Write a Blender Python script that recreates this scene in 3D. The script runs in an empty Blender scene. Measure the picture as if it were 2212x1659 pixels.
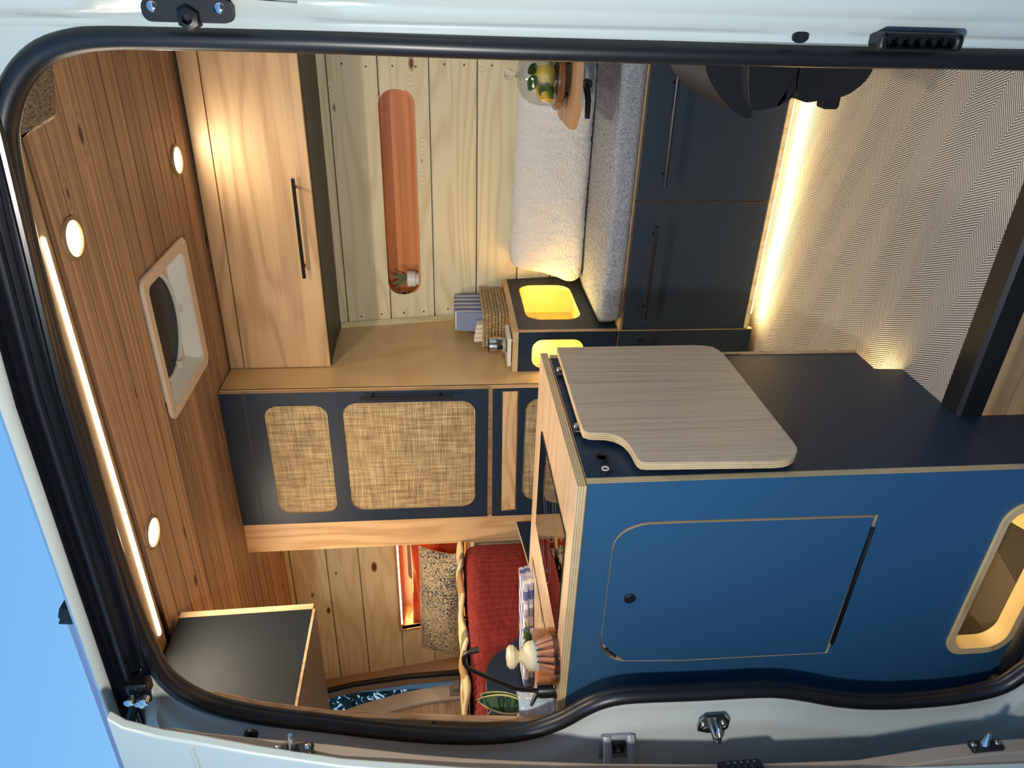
import bpy, bmesh, math, random
from mathutils import Vector, Matrix, noise
random.seed(11)
PI = math.pi
sc = bpy.context.scene
COL = sc.collection

# ------------------------------------------------------------------ camera, sky, exposure
CZ = 1.16116                       # camera height over the van floor (floor is z = 0)
F = 1579.652                       # focal length in pixels of a 2212 px wide frame
R_ = Vector((0.8696077, 0.4933129, -0.0206125))     # right of the upright picture
D_ = Vector((0.0291727, -0.0930101, -0.9952377))    # down of the upright picture
F_ = Vector((-0.4928807, 0.8648650, -0.0952736))    # viewing direction
cam_data = bpy.data.cameras.new('camera')
cam = bpy.data.objects.new('camera', cam_data)
COL.objects.link(cam)
cam_data.sensor_fit = 'HORIZONTAL'
cam_data.sensor_width = 36.0
cam_data.lens = 36.0 * F / 2212
cam_data.clip_start = 0.02
m3 = Matrix((D_, R_, -F_)).transposed()             # the phone was held sideways: picture right = down
cam.matrix_world = Matrix.Translation((0, 0, CZ)) @ m3.to_4x4()
sc.camera = cam

sc.view_settings.view_transform = 'Standard'
sc.view_settings.look = 'None'
sc.view_settings.exposure = 0.0
sc.view_settings.gamma = 1.0
sc.view_settings.use_curve_mapping = False
sc.cycles.max_bounces = 8
sc.cycles.caustics_reflective = False
sc.cycles.caustics_refractive = False
sc.cycles.sample_clamp_indirect = 6.0

world = bpy.data.worlds.new('sky')
sc.world = world
world.use_nodes = True
nt = world.node_tree
nt.nodes.clear()
wo = nt.nodes.new('ShaderNodeOutputWorld')
bg = nt.nodes.new('ShaderNodeBackground')
tc = nt.nodes.new('ShaderNodeTexCoord')
sx = nt.nodes.new('ShaderNodeSeparateXYZ')
rp = nt.nodes.new('ShaderNodeValToRGB')
nt.links.new(tc.outputs['Generated'], sx.inputs[0])
nt.links.new(sx.outputs['Z'], rp.inputs[0])
e = rp.color_ramp.elements
e[0].position = 0.0; e[0].color = (0.62, 0.80, 0.98, 1)
e[1].position = 1.0; e[1].color = (0.12, 0.36, 0.85, 1)
q = e.new(0.20); q.color = (0.30, 0.60, 0.96, 1)
q = e.new(0.50); q.color = (0.19, 0.48, 0.92, 1)
nt.links.new(rp.outputs[0], bg.inputs[0])
bg.inputs[1].default_value = 1.0
nt.links.new(bg.outputs[0], wo.inputs[0])

def lamp(name, kind, loc, energy, color, size=0.1, size_y=None, rot=(0, 0, 0), parent=None, spread=None):
    d = bpy.data.lights.new(name, kind)
    d.energy = energy; d.color = color
    if kind == 'AREA':
        d.size = size
        if size_y: d.shape = 'RECTANGLE'; d.size_y = size_y
        else: d.shape = 'DISK'
        if spread: d.spread = spread
    elif kind in ('POINT', 'SPOT'):
        d.shadow_soft_size = size
    o = bpy.data.objects.new(name, d)
    o.location = loc; o.rotation_euler = rot
    COL.objects.link(o)
    if parent: o.parent = parent; o.location = Vector(loc) - WL[parent]
    return o
WL = {}
WARM = (1.0, 0.86, 0.67)
# the photographer's small hand light, held left of the phone
lamp('hand_light', 'POINT', (-.51, .0, 1.20), 56.0, (1.0, .97, .90), .03)

# ------------------------------------------------------------------ geometry of the place from picture points
def ray(x, y):
    u = (1659 - y - 829.5) / F; v = (x - 1106.0) / F
    return R_ * u + D_ * v + F_
def at(x, y, ax, val):
    d = ray(x, y); i = 'XYZ'.index(ax)
    t = (val - (CZ if i == 2 else 0)) / d[i]
    p = d * t; p.z += CZ
    return p
def P2(pts, ax, val):
    i = 'XYZ'.index(ax); o = [k for k in range(3) if k != i]
    return [(at(x, y, ax, val)[o[0]], at(x, y, ax, val)[o[1]]) for x, y in pts]

def rrect(a0, a1, b0, b1, r, n=6):
    if not isinstance(r, (list, tuple)): r = [r] * 4
    out = []
    for (ca, cb, s, rr) in ((a1 - r[0], b1 - r[0], 0, r[0]), (a0 + r[1], b1 - r[1], 1, r[1]), (a0 + r[2], b0 + r[2], 2, r[2]), (a1 - r[3], b0 + r[3], 3, r[3])):
        for k in range(n + 1):
            t = (s + k / n) * PI / 2
            out.append((ca + rr * math.cos(t), cb + rr * math.sin(t)))
    return out
def rounded(poly, r, n=5):
    out = []; N = len(poly)
    rs = r if isinstance(r, (list, tuple)) else [r] * N
    for i in range(N):
        p = Vector(poly[i]); a = Vector(poly[i - 1]); b = Vector(poly[(i + 1) % N]); rr = rs[i]
        if rr <= 0: out.append(tuple(p)); continue
        d1 = (a - p); d2 = (b - p); l1 = d1.length; l2 = d2.length; d1 /= l1; d2 /= l2
        rr = min(rr, l1 * .49, l2 * .49)
        for k in range(n + 1):
            t = k / n
            out.append(tuple((p + d1 * rr) * (1 - t) ** 2 + p * 2 * t * (1 - t) + (p + d2 * rr) * t * t))
    return out
def ellipse(ca, cb, ra, rb, n=20):
    return [(ca + ra * math.cos(2 * PI * k / n), cb + rb * math.sin(2 * PI * k / n)) for k in range(n)]

class MB:
    def __init__(s): s.v = []; s.f = []; s.m = []
    def add(s, vs, fs, mi=0):
        o = len(s.v); s.v += [tuple(p) for p in vs]
        s.f += [tuple(o + i for i in f) for f in fs]
        s.m += (mi if isinstance(mi, list) else [mi] * len(fs)); return s
    def box(s, x0, x1, y0, y1, z0, z1, mi=0):
        v = [(x, y, z) for x in (x0, x1) for y in (y0, y1) for z in (z0, z1)]
        return s.add(v, [(0, 1, 3, 2), (4, 6, 7, 5), (0, 4, 5, 1), (2, 3, 7, 6), (0, 2, 6, 4), (1, 5, 7, 3)], mi)
    def plate(s, outer, ax, a, b, holes=(), cap=0, side=0):
        def lift(p, t):
            return {'X': (t, p[0], p[1]), 'Y': (p[0], t, p[1]), 'Z': (p[0], p[1], t)}[ax]
        loops = [list(outer)] + [list(h) for h in holes]
        if not holes and len(outer) <= 4:
            tris = [tuple(range(len(outer)))]
        else:
            bm = bmesh.new(); es = []; idx = {}
            for L in loops:
                vs = [bm.verts.new((p[0], p[1], 0)) for p in L]
                for v in vs: idx[v] = len(idx)
                es += [bm.edges.new((vs[i], vs[(i + 1) % len(vs)])) for i in range(len(vs))]
            bmesh.ops.triangle_fill(bm, use_beauty=True, use_dissolve=False, edges=es)
            tris = [tuple(idx[v] for v in f.verts) for f in bm.faces]
            bm.free()
        flat = [p for L in loops for p in L]; n = len(flat)
        vs = [lift(p, a) for p in flat] + [lift(p, b) for p in flat]
        fs = []; ms = []
        for t in tris:
            fs.append(t); ms.append(cap); fs.append(tuple(n + i for i in reversed(t))); ms.append(cap)
        o = 0
        for L in loops:
            k = len(L)
            for i in range(k):
                j = (i + 1) % k
                fs.append((o + i, o + j, n + o + j, n + o + i)); ms.append(side)
            o += k
        return s.add(vs, fs, ms)
    def tube(s, path, r, n=8, mi=0, closed=False, flat=None):
        P = [Vector(p) for p in path]; N = len(P); rings = []
        up = None
        for i in range(N):
            if closed: t = P[(i + 1) % N] - P[i - 1]
            else: t = P[min(i + 1, N - 1)] - P[max(i - 1, 0)]
            t.normalize()
            if flat is not None:
                b = Vector(flat); a = t.cross(b).normalized(); b = a.cross(t).normalized()
            else:
                if up is None: up = Vector((0, 0, 1)) if abs(t.z) < .9 else Vector((0, 1, 0))
                a = t.cross(up).normalized(); b = a.cross(t).normalized(); up = b
            ri = r[i] if isinstance(r, list) else r
            ra, rb = ri if isinstance(ri, tuple) else (ri, ri)
            rings.append([P[i] + a * ra * math.cos(2 * PI * k / n) + b * rb * math.sin(2 * PI * k / n) for k in range(n)])
        vs = [p for R in rings for p in R]; fs = []
        M = N if closed else N - 1
        for i in range(M):
            j = (i + 1) % N
            for k in range(n):
                l = (k + 1) % n
                fs.append((i * n + k, i * n + l, j * n + l, j * n + k))
        if not closed:
            fs.append(tuple(range(n - 1, -1, -1))); fs.append(tuple((N - 1) * n + k for k in range(n)))
        return s.add(vs, fs, mi)
    def lathe(s, prof, c, n=24, mi=0, ax='Z', sx=1, sy=1):
        c = Vector(c); vs = []; fs = []
        def lift(a, b, h):
            return c + Vector({'Z': (a, b, h), 'X': (h, a, b), 'Y': (a, h, b)}[ax])
        for (r, h) in prof:
            for k in range(n):
                t = 2 * PI * k / n
                vs.append(lift(max(r, 1e-5) * math.cos(t) * sx, max(r, 1e-5) * math.sin(t) * sy, h))
        for i in range(len(prof) - 1):
            for k in range(n):
                l = (k + 1) % n
                fs.append((i * n + k, i * n + l, (i + 1) * n + l, (i + 1) * n + k))
        fs.append(tuple(range(n - 1, -1, -1))); fs.append(tuple((len(prof) - 1) * n + k for k in range(n)))
        return s.add(vs, fs, mi)
    def ball(s, c, r, n=14, mi=0):
        if not isinstance(r, (tuple, list)): r = (r, r, r)
        m = n // 2 + 1
        vs = []; fs = []
        for i in range(m + 1):
            ph = PI * i / m
            for k in range(n):
                t = 2 * PI * k / n; q = max(math.sin(ph), 1e-4)
                vs.append((c[0] + r[0] * q * math.cos(t), c[1] + r[1] * q * math.sin(t), c[2] + r[2] * math.cos(ph)))
        for i in range(m):
            for k in range(n):
                l = (k + 1) % n
                fs.append((i * n + k, (i + 1) * n + k, (i + 1) * n + l, i * n + l))
        return s.add(vs, fs, mi)
    def grid(s, fn, nu, nv, mi=0, cu=False):
        vs = [fn(i / nu, j / nv) for i in range(nu + (0 if cu else 1)) for j in range(nv + 1)]
        fs = []; W = nv + 1; NU = nu if cu else nu
        for i in range(NU):
            ii = (i + 1) % nu if cu else i + 1
            for j in range(nv):
                fs.append((i * W + j, ii * W + j, ii * W + j + 1, i * W + j + 1))
        return s.add(vs, fs, mi)
    def map(s, fn): s.v = [tuple(fn(Vector(p))) for p in s.v]; return s
    def build(s, name, mats, parent=None, smooth=True, bevel=0.0, sub=0, solid=0.0, ang=35, weld=True):
        me = bpy.data.meshes.new(name)
        mats = mats if isinstance(mats, (list, tuple)) else [mats]
        V = [Vector(p) for p in s.v]
        lo = Vector((min(p.x for p in V), min(p.y for p in V), min(p.z for p in V)))
        hi = Vector((max(p.x for p in V), max(p.y for p in V), max(p.z for p in V)))
        org = Vector(((lo.x + hi.x) / 2, (lo.y + hi.y) / 2, lo.z))
        me.from_pydata([tuple(p - org) for p in V], [], s.f)
        for m in mats: me.materials.append(m)
        me.polygons.foreach_set('material_index', s.m)
        bm = bmesh.new(); bm.from_mesh(me)
        if weld: bmesh.ops.remove_doubles(bm, verts=bm.verts, dist=1e-5)
        bmesh.ops.recalc_face_normals(bm, faces=bm.faces)
        bm.to_mesh(me); bm.free()
        if smooth:
            me.polygons.foreach_set('use_smooth', [True] * len(me.polygons))
            me.set_sharp_from_angle(angle=math.radians(ang))
        me.update()
        o = bpy.data.objects.new(name, me)
        COL.objects.link(o)
        if solid:
            md = o.modifiers.new('thickness', 'SOLIDIFY'); md.thickness = solid; md.offset = 0
        if bevel:
            md = o.modifiers.new('bevel', 'BEVEL'); md.width = bevel; md.segments = 2; md.limit_method = 'ANGLE'; md.angle_limit = math.radians(40)
        if sub:
            md = o.modifiers.new('sub', 'SUBSURF'); md.levels = sub; md.render_levels = sub
        WL[o] = org
        if parent is not None:
            o.parent = parent; o.location = org - WL[parent]
        else: o.location = org
        return o
def box(name, m, parent, x0, x1, y0, y1, z0, z1, bevel=0.0):
    return MB().box(min(x0, x1), max(x0, x1), min(y0, y1), max(y0, y1), min(z0, z1), max(z0, z1)).build(name, m, parent, smooth=bevel > 0, bevel=bevel)
def tag(o, label=None, cat=None, group=None, kind=None):
    if label: o['label'] = label
    if cat: o['category'] = cat
    if group: o['group'] = group
    if kind: o['kind'] = kind
    return o
def thing(name, label, cat, loc, group=None, kind=None):
    o = bpy.data.objects.new(name, None); o.empty_display_size = .05
    o.location = loc; COL.objects.link(o); WL[o] = Vector(loc)
    return tag(o, label, cat, group, kind)
def struct(name, loc, label=None):
    o = bpy.data.objects.new(name, None); o.location = loc; COL.objects.link(o); WL[o] = Vector(loc)
    o['kind'] = 'structure'
    if label: o['label'] = label
    return o
def copy_to(o, loc, parent=None):
    c = o.copy(); COL.objects.link(c)
    c.parent = parent
    c.location = Vector(loc) - (WL[parent] if parent else Vector())
    WL[c] = Vector(loc)
    return c

# ------------------------------------------------------------------ materials
def s2l(c): return tuple(((x / 255) / 12.92 if x <= 10 else ((x / 255 + .055) / 1.055) ** 2.4) for x in c) + (1,)
class N:
    def __init__(s, name):
        s.m = bpy.data.materials.new(name); s.m.use_nodes = True
        s.t = s.m.node_tree; s.b = s.t.nodes['Principled BSDF']
    def n(s, kind, **k):
        x = s.t.nodes.new('ShaderNode' + kind)
        for a, b in k.items(): setattr(x, a, b)
        return x
    def l(s, a, b): s.t.links.new(a, b)
    def val(s, x, inp):
        if isinstance(x, (int, float)): inp.default_value = x
        elif isinstance(x, tuple): inp.default_value = x
        else: s.l(x, inp)
    def math(s, op, a, b=0.0, c=None):
        x = s.n('Math', operation=op); s.val(a, x.inputs[0]); s.val(b, x.inputs[1])
        if c is not None: s.val(c, x.inputs[2])
        return x.outputs[0]
    def mix(s, f, a, b, mode='MIX'):
        x = s.n('Mix', data_type='RGBA', blend_type=mode)
        s.val(f, x.inputs[0]); s.val(a, x.inputs[6]); s.val(b, x.inputs[7]); return x.outputs[2]
    def obj(s, scale=(1, 1, 1), rnd=0.0, rot=(0, 0, 0)):
        t = s.n('TexCoord'); mp = s.n('Mapping'); mp.inputs['Scale'].default_value = scale; mp.inputs['Rotation'].default_value = rot
        if rnd:
            oi = s.n('ObjectInfo'); vm = s.n('VectorMath', operation='MULTIPLY_ADD')
            cb = s.n('CombineXYZ'); r = s.math('MULTIPLY', oi.outputs['Random'], rnd)
            s.l(r, cb.inputs[0]); s.l(r, cb.inputs[1]); s.l(r, cb.inputs[2])
            vm.inputs[1].default_value = (1, 1, 1)
            s.l(t.outputs['Object'], vm.inputs[0]); s.l(cb.outputs[0], vm.inputs[2]); s.l(vm.outputs[0], mp.inputs[0])
        else: s.l(t.outputs['Object'], mp.inputs[0])
        return mp.outputs[0]
    def noise(s, vec, scale, detail=2, rough=.5, dist=0.0):
        x = s.n('TexNoise'); s.l(vec, x.inputs['Vector']); x.inputs['Scale'].default_value = scale
        x.inputs['Detail'].default_value = detail; x.inputs['Roughness'].default_value = rough; x.inputs['Distortion'].default_value = dist
        return x.outputs[0]
    def ramp(s, f, stops):
        r = s.n('ValToRGB'); e = r.color_ramp.elements
        while len(e) < len(stops): e.new(.5)
        for el, (p, c) in zip(e, stops): el.position = p; el.color = c
        s.val(f, r.inputs[0]); return r.outputs[0]
    def bump(s, h, strength=.3, dist=.01):
        b = s.n('Bump'); b.inputs['Strength'].default_value = strength; b.inputs['Distance'].default_value = dist
        s.val(h, b.inputs['Height']); s.l(b.outputs[0], s.b.inputs['Normal'])
    def col(s, c): s.val(c, s.b.inputs['Base Color'])
    def set(s, **k):
        for a, v in k.items(): s.b.inputs[a.replace('_', ' ')].default_value = v
        return s
def mat(name, rgb, rough=.5, metal=0.0, spec=.5, coat=0.0, emit=None, strength=0.0, noise_amt=0.0, nscale=30, bump=0.0):
    k = N(name); c = s2l(rgb)
    k.set(Roughness=rough, Metallic=metal, Coat_Weight=coat); k.b.inputs['Specular IOR Level'].default_value = spec
    if noise_amt or bump:
        f = k.noise(k.obj(), nscale, 3, .6)
        k.col(k.mix(k.math('MULTIPLY', f, noise_amt), c, tuple(x * .45 for x in c[:3]) + (1,)))
        if bump: k.bump(f, bump, .004)
    else: k.col(c)
    if emit: k.b.inputs['Emission Color'].default_value = s2l(emit) if max(emit) > 1.5 else emit + (1,); k.b.inputs['Emission Strength'].default_value = strength
    return k.m
def wood(name, light, dark, axis='X', rings=9.0, stretch=.55, across=5.0, rough=.45, fine=.35, ringmix=.6, knots=0, flat=None, knotcol=(96, 56, 30), coat=0.0, var=.25, bump=.08):
    k = N(name); i = 'XYZ'.index(axis)
    sc1 = [across] * 3; sc1[i] = stretch
    v = k.obj(tuple(sc1), 37.0)
    big = k.noise(v, 1.0, 2, .45, .25)
    kn = None
    if knots:
        sv = [knots * 2.4] * 3; sv[i] = knots
        if flat: sv['XYZ'.index(flat)] = 0.0
        vo = k.n('TexVoronoi', voronoi_dimensions='2D'); vv = k.obj(tuple(sv), 53.0)
        sp3 = k.n('SeparateXYZ'); cb3 = k.n('CombineXYZ'); k.l(vv, sp3.inputs[0]); oth = [q_ for q_ in range(3) if q_ != i and 'XYZ'[q_] != flat][0]
        k.l(sp3.outputs[i], cb3.inputs[0]); k.l(sp3.outputs[oth], cb3.inputs[1]); k.l(cb3.outputs[0], vo.inputs['Vector']); vo.inputs['Scale'].default_value = 1.0
        wh = k.n('TexWhiteNoise', noise_dimensions='3D'); k.l(vo.outputs['Position'], wh.inputs['Vector'])
        sz = k.math('MULTIPLY_ADD', wh.outputs['Value'], .17, -.055)
        dist = vo.outputs['Distance']
        kn = k.math('MULTIPLY', k.math('SUBTRACT', sz, dist), 22.0)
        kn = k.math('MINIMUM', k.math('MAXIMUM', kn, 0.0), 1.0)
        halo = k.math('MAXIMUM', k.math('MULTIPLY_ADD', dist, -2.2, .5), 0.0)
        big = k.math('ADD', big, k.math('MULTIPLY', halo, k.math('GREATER_THAN', sz, 0.02)))
    r = k.math('SINE', k.math('MULTIPLY', big, rings * 6.283))
    r = k.math('POWER', k.math('MULTIPLY_ADD', r, .5, .5), 2.0)
    sc2 = [170.0] * 3; sc2[i] = 4.0
    fi = k.noise(k.obj(tuple(sc2), 11.0), 1.0, 2, .6)
    mixf = k.math('ADD', k.math('MULTIPLY', r, ringmix), k.math('MULTIPLY', k.math('SUBTRACT', fi, .5), fine * 2))
    mixf = k.math('MINIMUM', k.math('MAXIMUM', mixf, 0.0), 1.0)
    c = k.mix(mixf, s2l(light), s2l(dark))
    oi = k.n('ObjectInfo')
    hsv = k.n('HueSaturation'); k.l(c, hsv.inputs['Color'])
    k.l(k.math('MULTIPLY_ADD', oi.outputs['Random'], var, 1 - var / 2), hsv.inputs['Value'])
    c = hsv.outputs[0]
    if kn is not None: c = k.mix(kn, c, s2l(knotcol))
    k.col(c)
    k.set(Roughness=rough, Coat_Weight=coat, Coat_Roughness=.12); k.b.inputs['Specular IOR Level'].default_value = .4
    if bump: k.bump(fi, bump, .002)
    return k.m
def ply(name, axis='Z', light=(214, 190, 148), dark=(150, 118, 76), period=.0052):
    k = N(name); i = 'XYZ'.index(axis)
    t = k.n('TexCoord'); se = k.n('SeparateXYZ'); k.l(t.outputs['Object'], se.inputs[0])
    s_ = k.math('SINE', k.math('MULTIPLY', se.outputs[i], 6.283 / period))
    f = k.noise(k.obj((30, 30, 30)), 1.0, 2)
    f2 = k.math('MULTIPLY_ADD', s_, .35, k.math('MULTIPLY_ADD', f, .5, .1))
    k.col(k.mix(k.math('MINIMUM', k.math('MAXIMUM', f2, 0.0), 1.0), s2l(light), s2l(dark)))
    k.set(Roughness=.55); return k.m

oak = {a: wood('oak_veneer_' + a, (206, 172, 130), (160, 120, 80), a, rings=11, across=4.4, stretch=.75, fine=.42, ringmix=.5) for a in 'XYZ'}
oak_grey = wood('oak_flap_veneer', (190, 170, 146), (140, 118, 96), 'Z', rings=16, across=10, stretch=.35, fine=.6, ringmix=.28)
oak_flapY = wood('oak_table_veneer', (190, 150, 108), (132, 96, 64), 'X', rings=8, across=7, stretch=.7)
oak_top = wood('countertop_veneer', (222, 190, 154), (182, 142, 106), 'X', rings=6, across=9, stretch=.5, fine=.35, ringmix=.4, rough=.3)
maple = wood('maple_side', (206, 174, 124), (182, 144, 96), 'X', rings=3, across=3.0, stretch=.8, fine=.12, ringmix=.45, rough=.28, coat=.25)
cedar = wood('cedar_plank', (180, 142, 108), (128, 92, 66), 'X', rings=6, across=16, stretch=.5, fine=.35, ringmix=.5, knots=3.4, flat='Z', knotcol=(70, 36, 20), var=.5, rough=.5)
pine = wood('pine_plank', (234, 224, 190), (208, 186, 138), 'X', rings=11, across=6.0, stretch=.7, fine=.2, ringmix=.5, knots=2.6, flat='Y', knotcol=(104, 66, 40), var=.10, rough=.5)
pine_z = wood('pine_moulding', (228, 212, 168), (202, 178, 126), 'Z', rings=4, across=20, stretch=.6, fine=.2)
cedar_niche = wood('niche_lining', (214, 140, 84), (176, 100, 56), 'X', rings=7, across=9, stretch=.6)
birch = wood('birch_lining', (236, 200, 128), (212, 166, 92), 'X', rings=4, across=5, stretch=1.2, fine=.12, ringmix=.4)
oak_jamb = wood('oak_jamb_veneer', (178, 140, 104), (126, 92, 62), 'Z', rings=9, across=14, stretch=.6, fine=.5)
oak_rear = wood('grey_oak_lining', (176, 160, 144), (130, 114, 100), 'Y', rings=9, across=9, stretch=.7, fine=.4)
plyZ = ply('ply_edge_z', 'Z'); plyX = ply('ply_edge_x', 'X'); plyY = ply('ply_edge_y', 'Y')
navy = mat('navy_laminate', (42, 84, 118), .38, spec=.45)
end_lam = mat('charcoal_end_laminate', (27, 31, 34), .5, spec=.25)
dark_lam = mat('charcoal_laminate', (40, 53, 66), .5, spec=.3)
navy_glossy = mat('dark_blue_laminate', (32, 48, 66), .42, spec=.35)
black_lam = mat('black_underside', (26, 26, 28), .4)
brown_lam = mat('brown_underside', (62, 44, 40), .35)
black = mat('black_metal', (14, 14, 15), .35, spec=.5)
black_pl = mat('black_plastic', (18, 19, 21), .45, noise_amt=.2)
rubber = mat('black_rubber', (16, 18, 24), .38, spec=.6)
track_m = mat('black_painted_track', (14, 18, 26), .30, spec=.6)
white_body = mat('white_body_paint', (186, 196, 194), .28, spec=.5, coat=.6, noise_amt=.06, nscale=6)
grey_body = mat('sealed_body_paint', (190, 196, 192), .42, noise_amt=.15, nscale=25, bump=.1)
tan_trim = mat('tan_door_trim', (150, 132, 116), .6, noise_amt=.1)
steel = mat('galvanised_steel', (170, 176, 172), .28, metal=1.0, noise_amt=.2)
chrome = mat('bright_metal', (210, 210, 210), .15, metal=1.0)
band_m = mat('rear_door_paint', (206, 206, 204), .4)
grey_metal = mat('grey_painted_metal', (150, 154, 158), .4, metal=.2)
white_pl = mat('white_plastic', (226, 214, 196), .4)
white_marble = mat('white_marble', (228, 226, 220), .3, noise_amt=.1)
smoked = mat('smoked_plastic', (16, 20, 27), .18, spec=.12)
dark_glass = mat('dark_tinted_glass', (10, 13, 18), .05, spec=.6)
cook_glass = mat('black_cooktop_glass', (5, 5, 7), .02, spec=.6)
line_white = mat('white_print', (210, 210, 210), .4); line_grey = mat('grey_print', (120, 122, 126), .4)
alu = mat('anodised_aluminium', (150, 160, 190), .45, metal=.4)
seat_m = mat('black_leatherette', (30, 31, 34), .36, noise_amt=.3, nscale=200, bump=.12)
felt = mat('taupe_lining_felt', (168, 142, 120), .95, spec=.1, noise_amt=.35, nscale=160, bump=.3)
ground_m = mat('gravel', (120, 112, 102), .9, noise_amt=.6, nscale=3)
soil = mat('potting_soil', (44, 32, 24), .95, noise_amt=.5, nscale=120)
screw_m = mat('dark_screw', (36, 30, 26), .5)
brass = mat('brown_knob_wood', (198, 160, 104), .5, noise_amt=.2)

def led(name, strength, col=(1.0, .74, .42)):
    k = N(name); k.col((1, .9, .75, 1))
    k.b.inputs['Emission Color'].default_value = col + (1,); k.b.inputs['Emission Strength'].default_value = strength
    return k.m
led_hot = led('led_diffuser', 9.0, (1.0, .80, .50)); led_disc = led('downlight_disc', 14.0, (1.0, .86, .62))
led_floor = led('led_floor_strip', 16.0, (1.0, .76, .36)); led_box = led('led_box_strip', 14.0, (1.0, .70, .26))

def glass(name, tint=(1, 1, 1), rough=.0, f0=.06):
    k = N(name); t = k.t; t.nodes.remove(k.b)
    out = [x for x in t.nodes if x.type == 'OUTPUT_MATERIAL'][0]
    tr = k.n('BsdfTransparent'); tr.inputs[0].default_value = tint + (1,)
    gl = k.n('BsdfGlossy'); gl.inputs['Roughness'].default_value = rough
    lw = k.n('LayerWeight'); lw.inputs[0].default_value = .35
    f = k.math('MULTIPLY_ADD', k.math('POWER', lw.outputs['Facing'], 2.5), .75, f0)
    mx = k.n('MixShader'); k.l(f, mx.inputs[0]); k.l(tr.outputs[0], mx.inputs[1]); k.l(gl.outputs[0], mx.inputs[2])
    k.l(mx.outputs[0], out.inputs[0]); return k.m
clear_glass = glass('clear_glass', (.96, .97, .95)); amber_glass = glass('amber_glass', (.95, .80, .70), .0, .08)
window_glass = glass('window_glass', (.85, .9, .92))

# carpet with herringbone bands
k = N('herringbone_carpet'); v = k.obj((1, 1, 1), 0, (0, 0, math.radians(21)))
se = k.n('SeparateXYZ'); k.l(v, se.inputs[0])
P = .150
zz = k.math('ABSOLUTE', k.math('SUBTRACT', k.math('FRACT', k.math('DIVIDE', se.outputs[1], P)), .5))
st = k.math('ADD', k.math('MULTIPLY', zz, P * 1.0), se.outputs[0])
sn = k.math('SINE', k.math('MULTIPLY', st, 6.283 / .0075))
nz = k.noise(k.obj((300, 300, 300)), 1, 2)
f = k.math('MULTIPLY_ADD', sn, .55, k.math('MULTIPLY_ADD', nz, .7, .15))
f = k.math('MINIMUM', k.math('MAXIMUM', f, 0.0), 1.0)
k.col(k.mix(f, s2l((214, 204, 188)), s2l((82, 78, 76)))); k.set(Roughness=.95); k.b.inputs['Specular IOR Level'].default_value = .1
k.bump(k.math('MULTIPLY', f, -1), .4, .003); carpet = k.m

# woven cane
k = N('woven_cane'); v = k.obj((1, 1, 1)); se = k.n('SeparateXYZ'); k.l(v, se.inputs[0])
wv = k.noise(k.obj((6, 6, 60)), 1, 2); wv2 = k.noise(k.obj((60, 6, 6)), 1, 2)
sxx = k.math('SINE', k.math('MULTIPLY', se.outputs[0], 6.283 / .0062)); szz = k.math('SINE', k.math('MULTIPLY', se.outputs[2], 6.283 / .0058))
mx_ = k.math('MAXIMUM', k.math('ADD', sxx, k.math('MULTIPLY', k.math('SUBTRACT', wv2, .5), 2.4)), k.math('ADD', szz, k.math('MULTIPLY', k.math('SUBTRACT', wv, .5), 2.4)))
ff = k.math('MINIMUM', k.math('MAXIMUM', k.math('MULTIPLY_ADD', mx_, 1.1, .12), 0.0), 1.0)
vc = k.noise(k.obj((9, 9, 110)), 1, 2); vd = k.noise(k.obj((110, 9, 9)), 1, 2)
bb = k.math('MULTIPLY_ADD', k.math('SUBTRACT', k.math('ADD', vc, vd), 1.0), 1.4, .55)
base = k.mix(k.math('MINIMUM', k.math('MAXIMUM', bb, 0.0), 1.0), s2l((158, 122, 76)), s2l((238, 216, 166)))
k.col(k.mix(ff, s2l((58, 38, 22)), base)); k.set(Roughness=.6); k.bump(ff, .5, .002); cane = k.m

# melange upholstery
k = N('grey_blue_melange'); v1 = k.noise(k.obj((110, 110, 900)), 1, 2); v2 = k.noise(k.obj((900, 110, 110)), 1, 2)
f = k.math('MULTIPLY_ADD', k.math('SUBTRACT', k.math('ADD', v1, v2), 1.0), 3.0, .5)
f = k.math('MINIMUM', k.math('MAXIMUM', f, 0.0), 1.0)
k.col(k.mix(f, s2l((104, 112, 126)), s2l((164, 170, 178)))); k.set(Roughness=.95); k.bump(f, .3, .002); melange = k.m
k = N('fleece_white'); f = k.noise(k.obj(), 120, 3, .7); k.col(k.mix(f, s2l((222, 222, 220)), s2l((252, 251, 248)))); k.set(Roughness=1.0, Sheen_Weight=.4); k.bump(f, .9, .012); fleece = k.m
k = N('speckled_knit'); f = k.noise(k.obj((1, 1, 1)), 125, 2, .75); g = k.noise(k.obj(), 7, 2)
f = k.math('ADD', f, k.math('MULTIPLY', k.math('SUBTRACT', g, .5), .30))
c = k.ramp(f, [(.40, s2l((236, 220, 178))), (.52, s2l((216, 200, 164))), (.56, s2l((88, 96, 116))), (.68, s2l((44, 52, 80)))])
k.col(c); k.set(Roughness=1.0); k.bump(f, .8, .012); knit = k.m
k = N('orange_cotton'); f = k.noise(k.obj(), 5, 3); k.col(k.mix(f, s2l((228, 96, 48)), s2l((206, 70, 36)))); k.set(Roughness=.9); k.bump(k.noise(k.obj(), 9, 2), .6, .03); orange_m = k.m
k = N('rust_quilt'); f = k.noise(k.obj(), 60, 3); k.col(k.mix(f, s2l((150, 44, 34)), s2l((112, 28, 24)))); k.set(Roughness=.9); k.bump(k.noise(k.obj(), 45, 3), .35, .01); quilt_m = k.m
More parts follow.
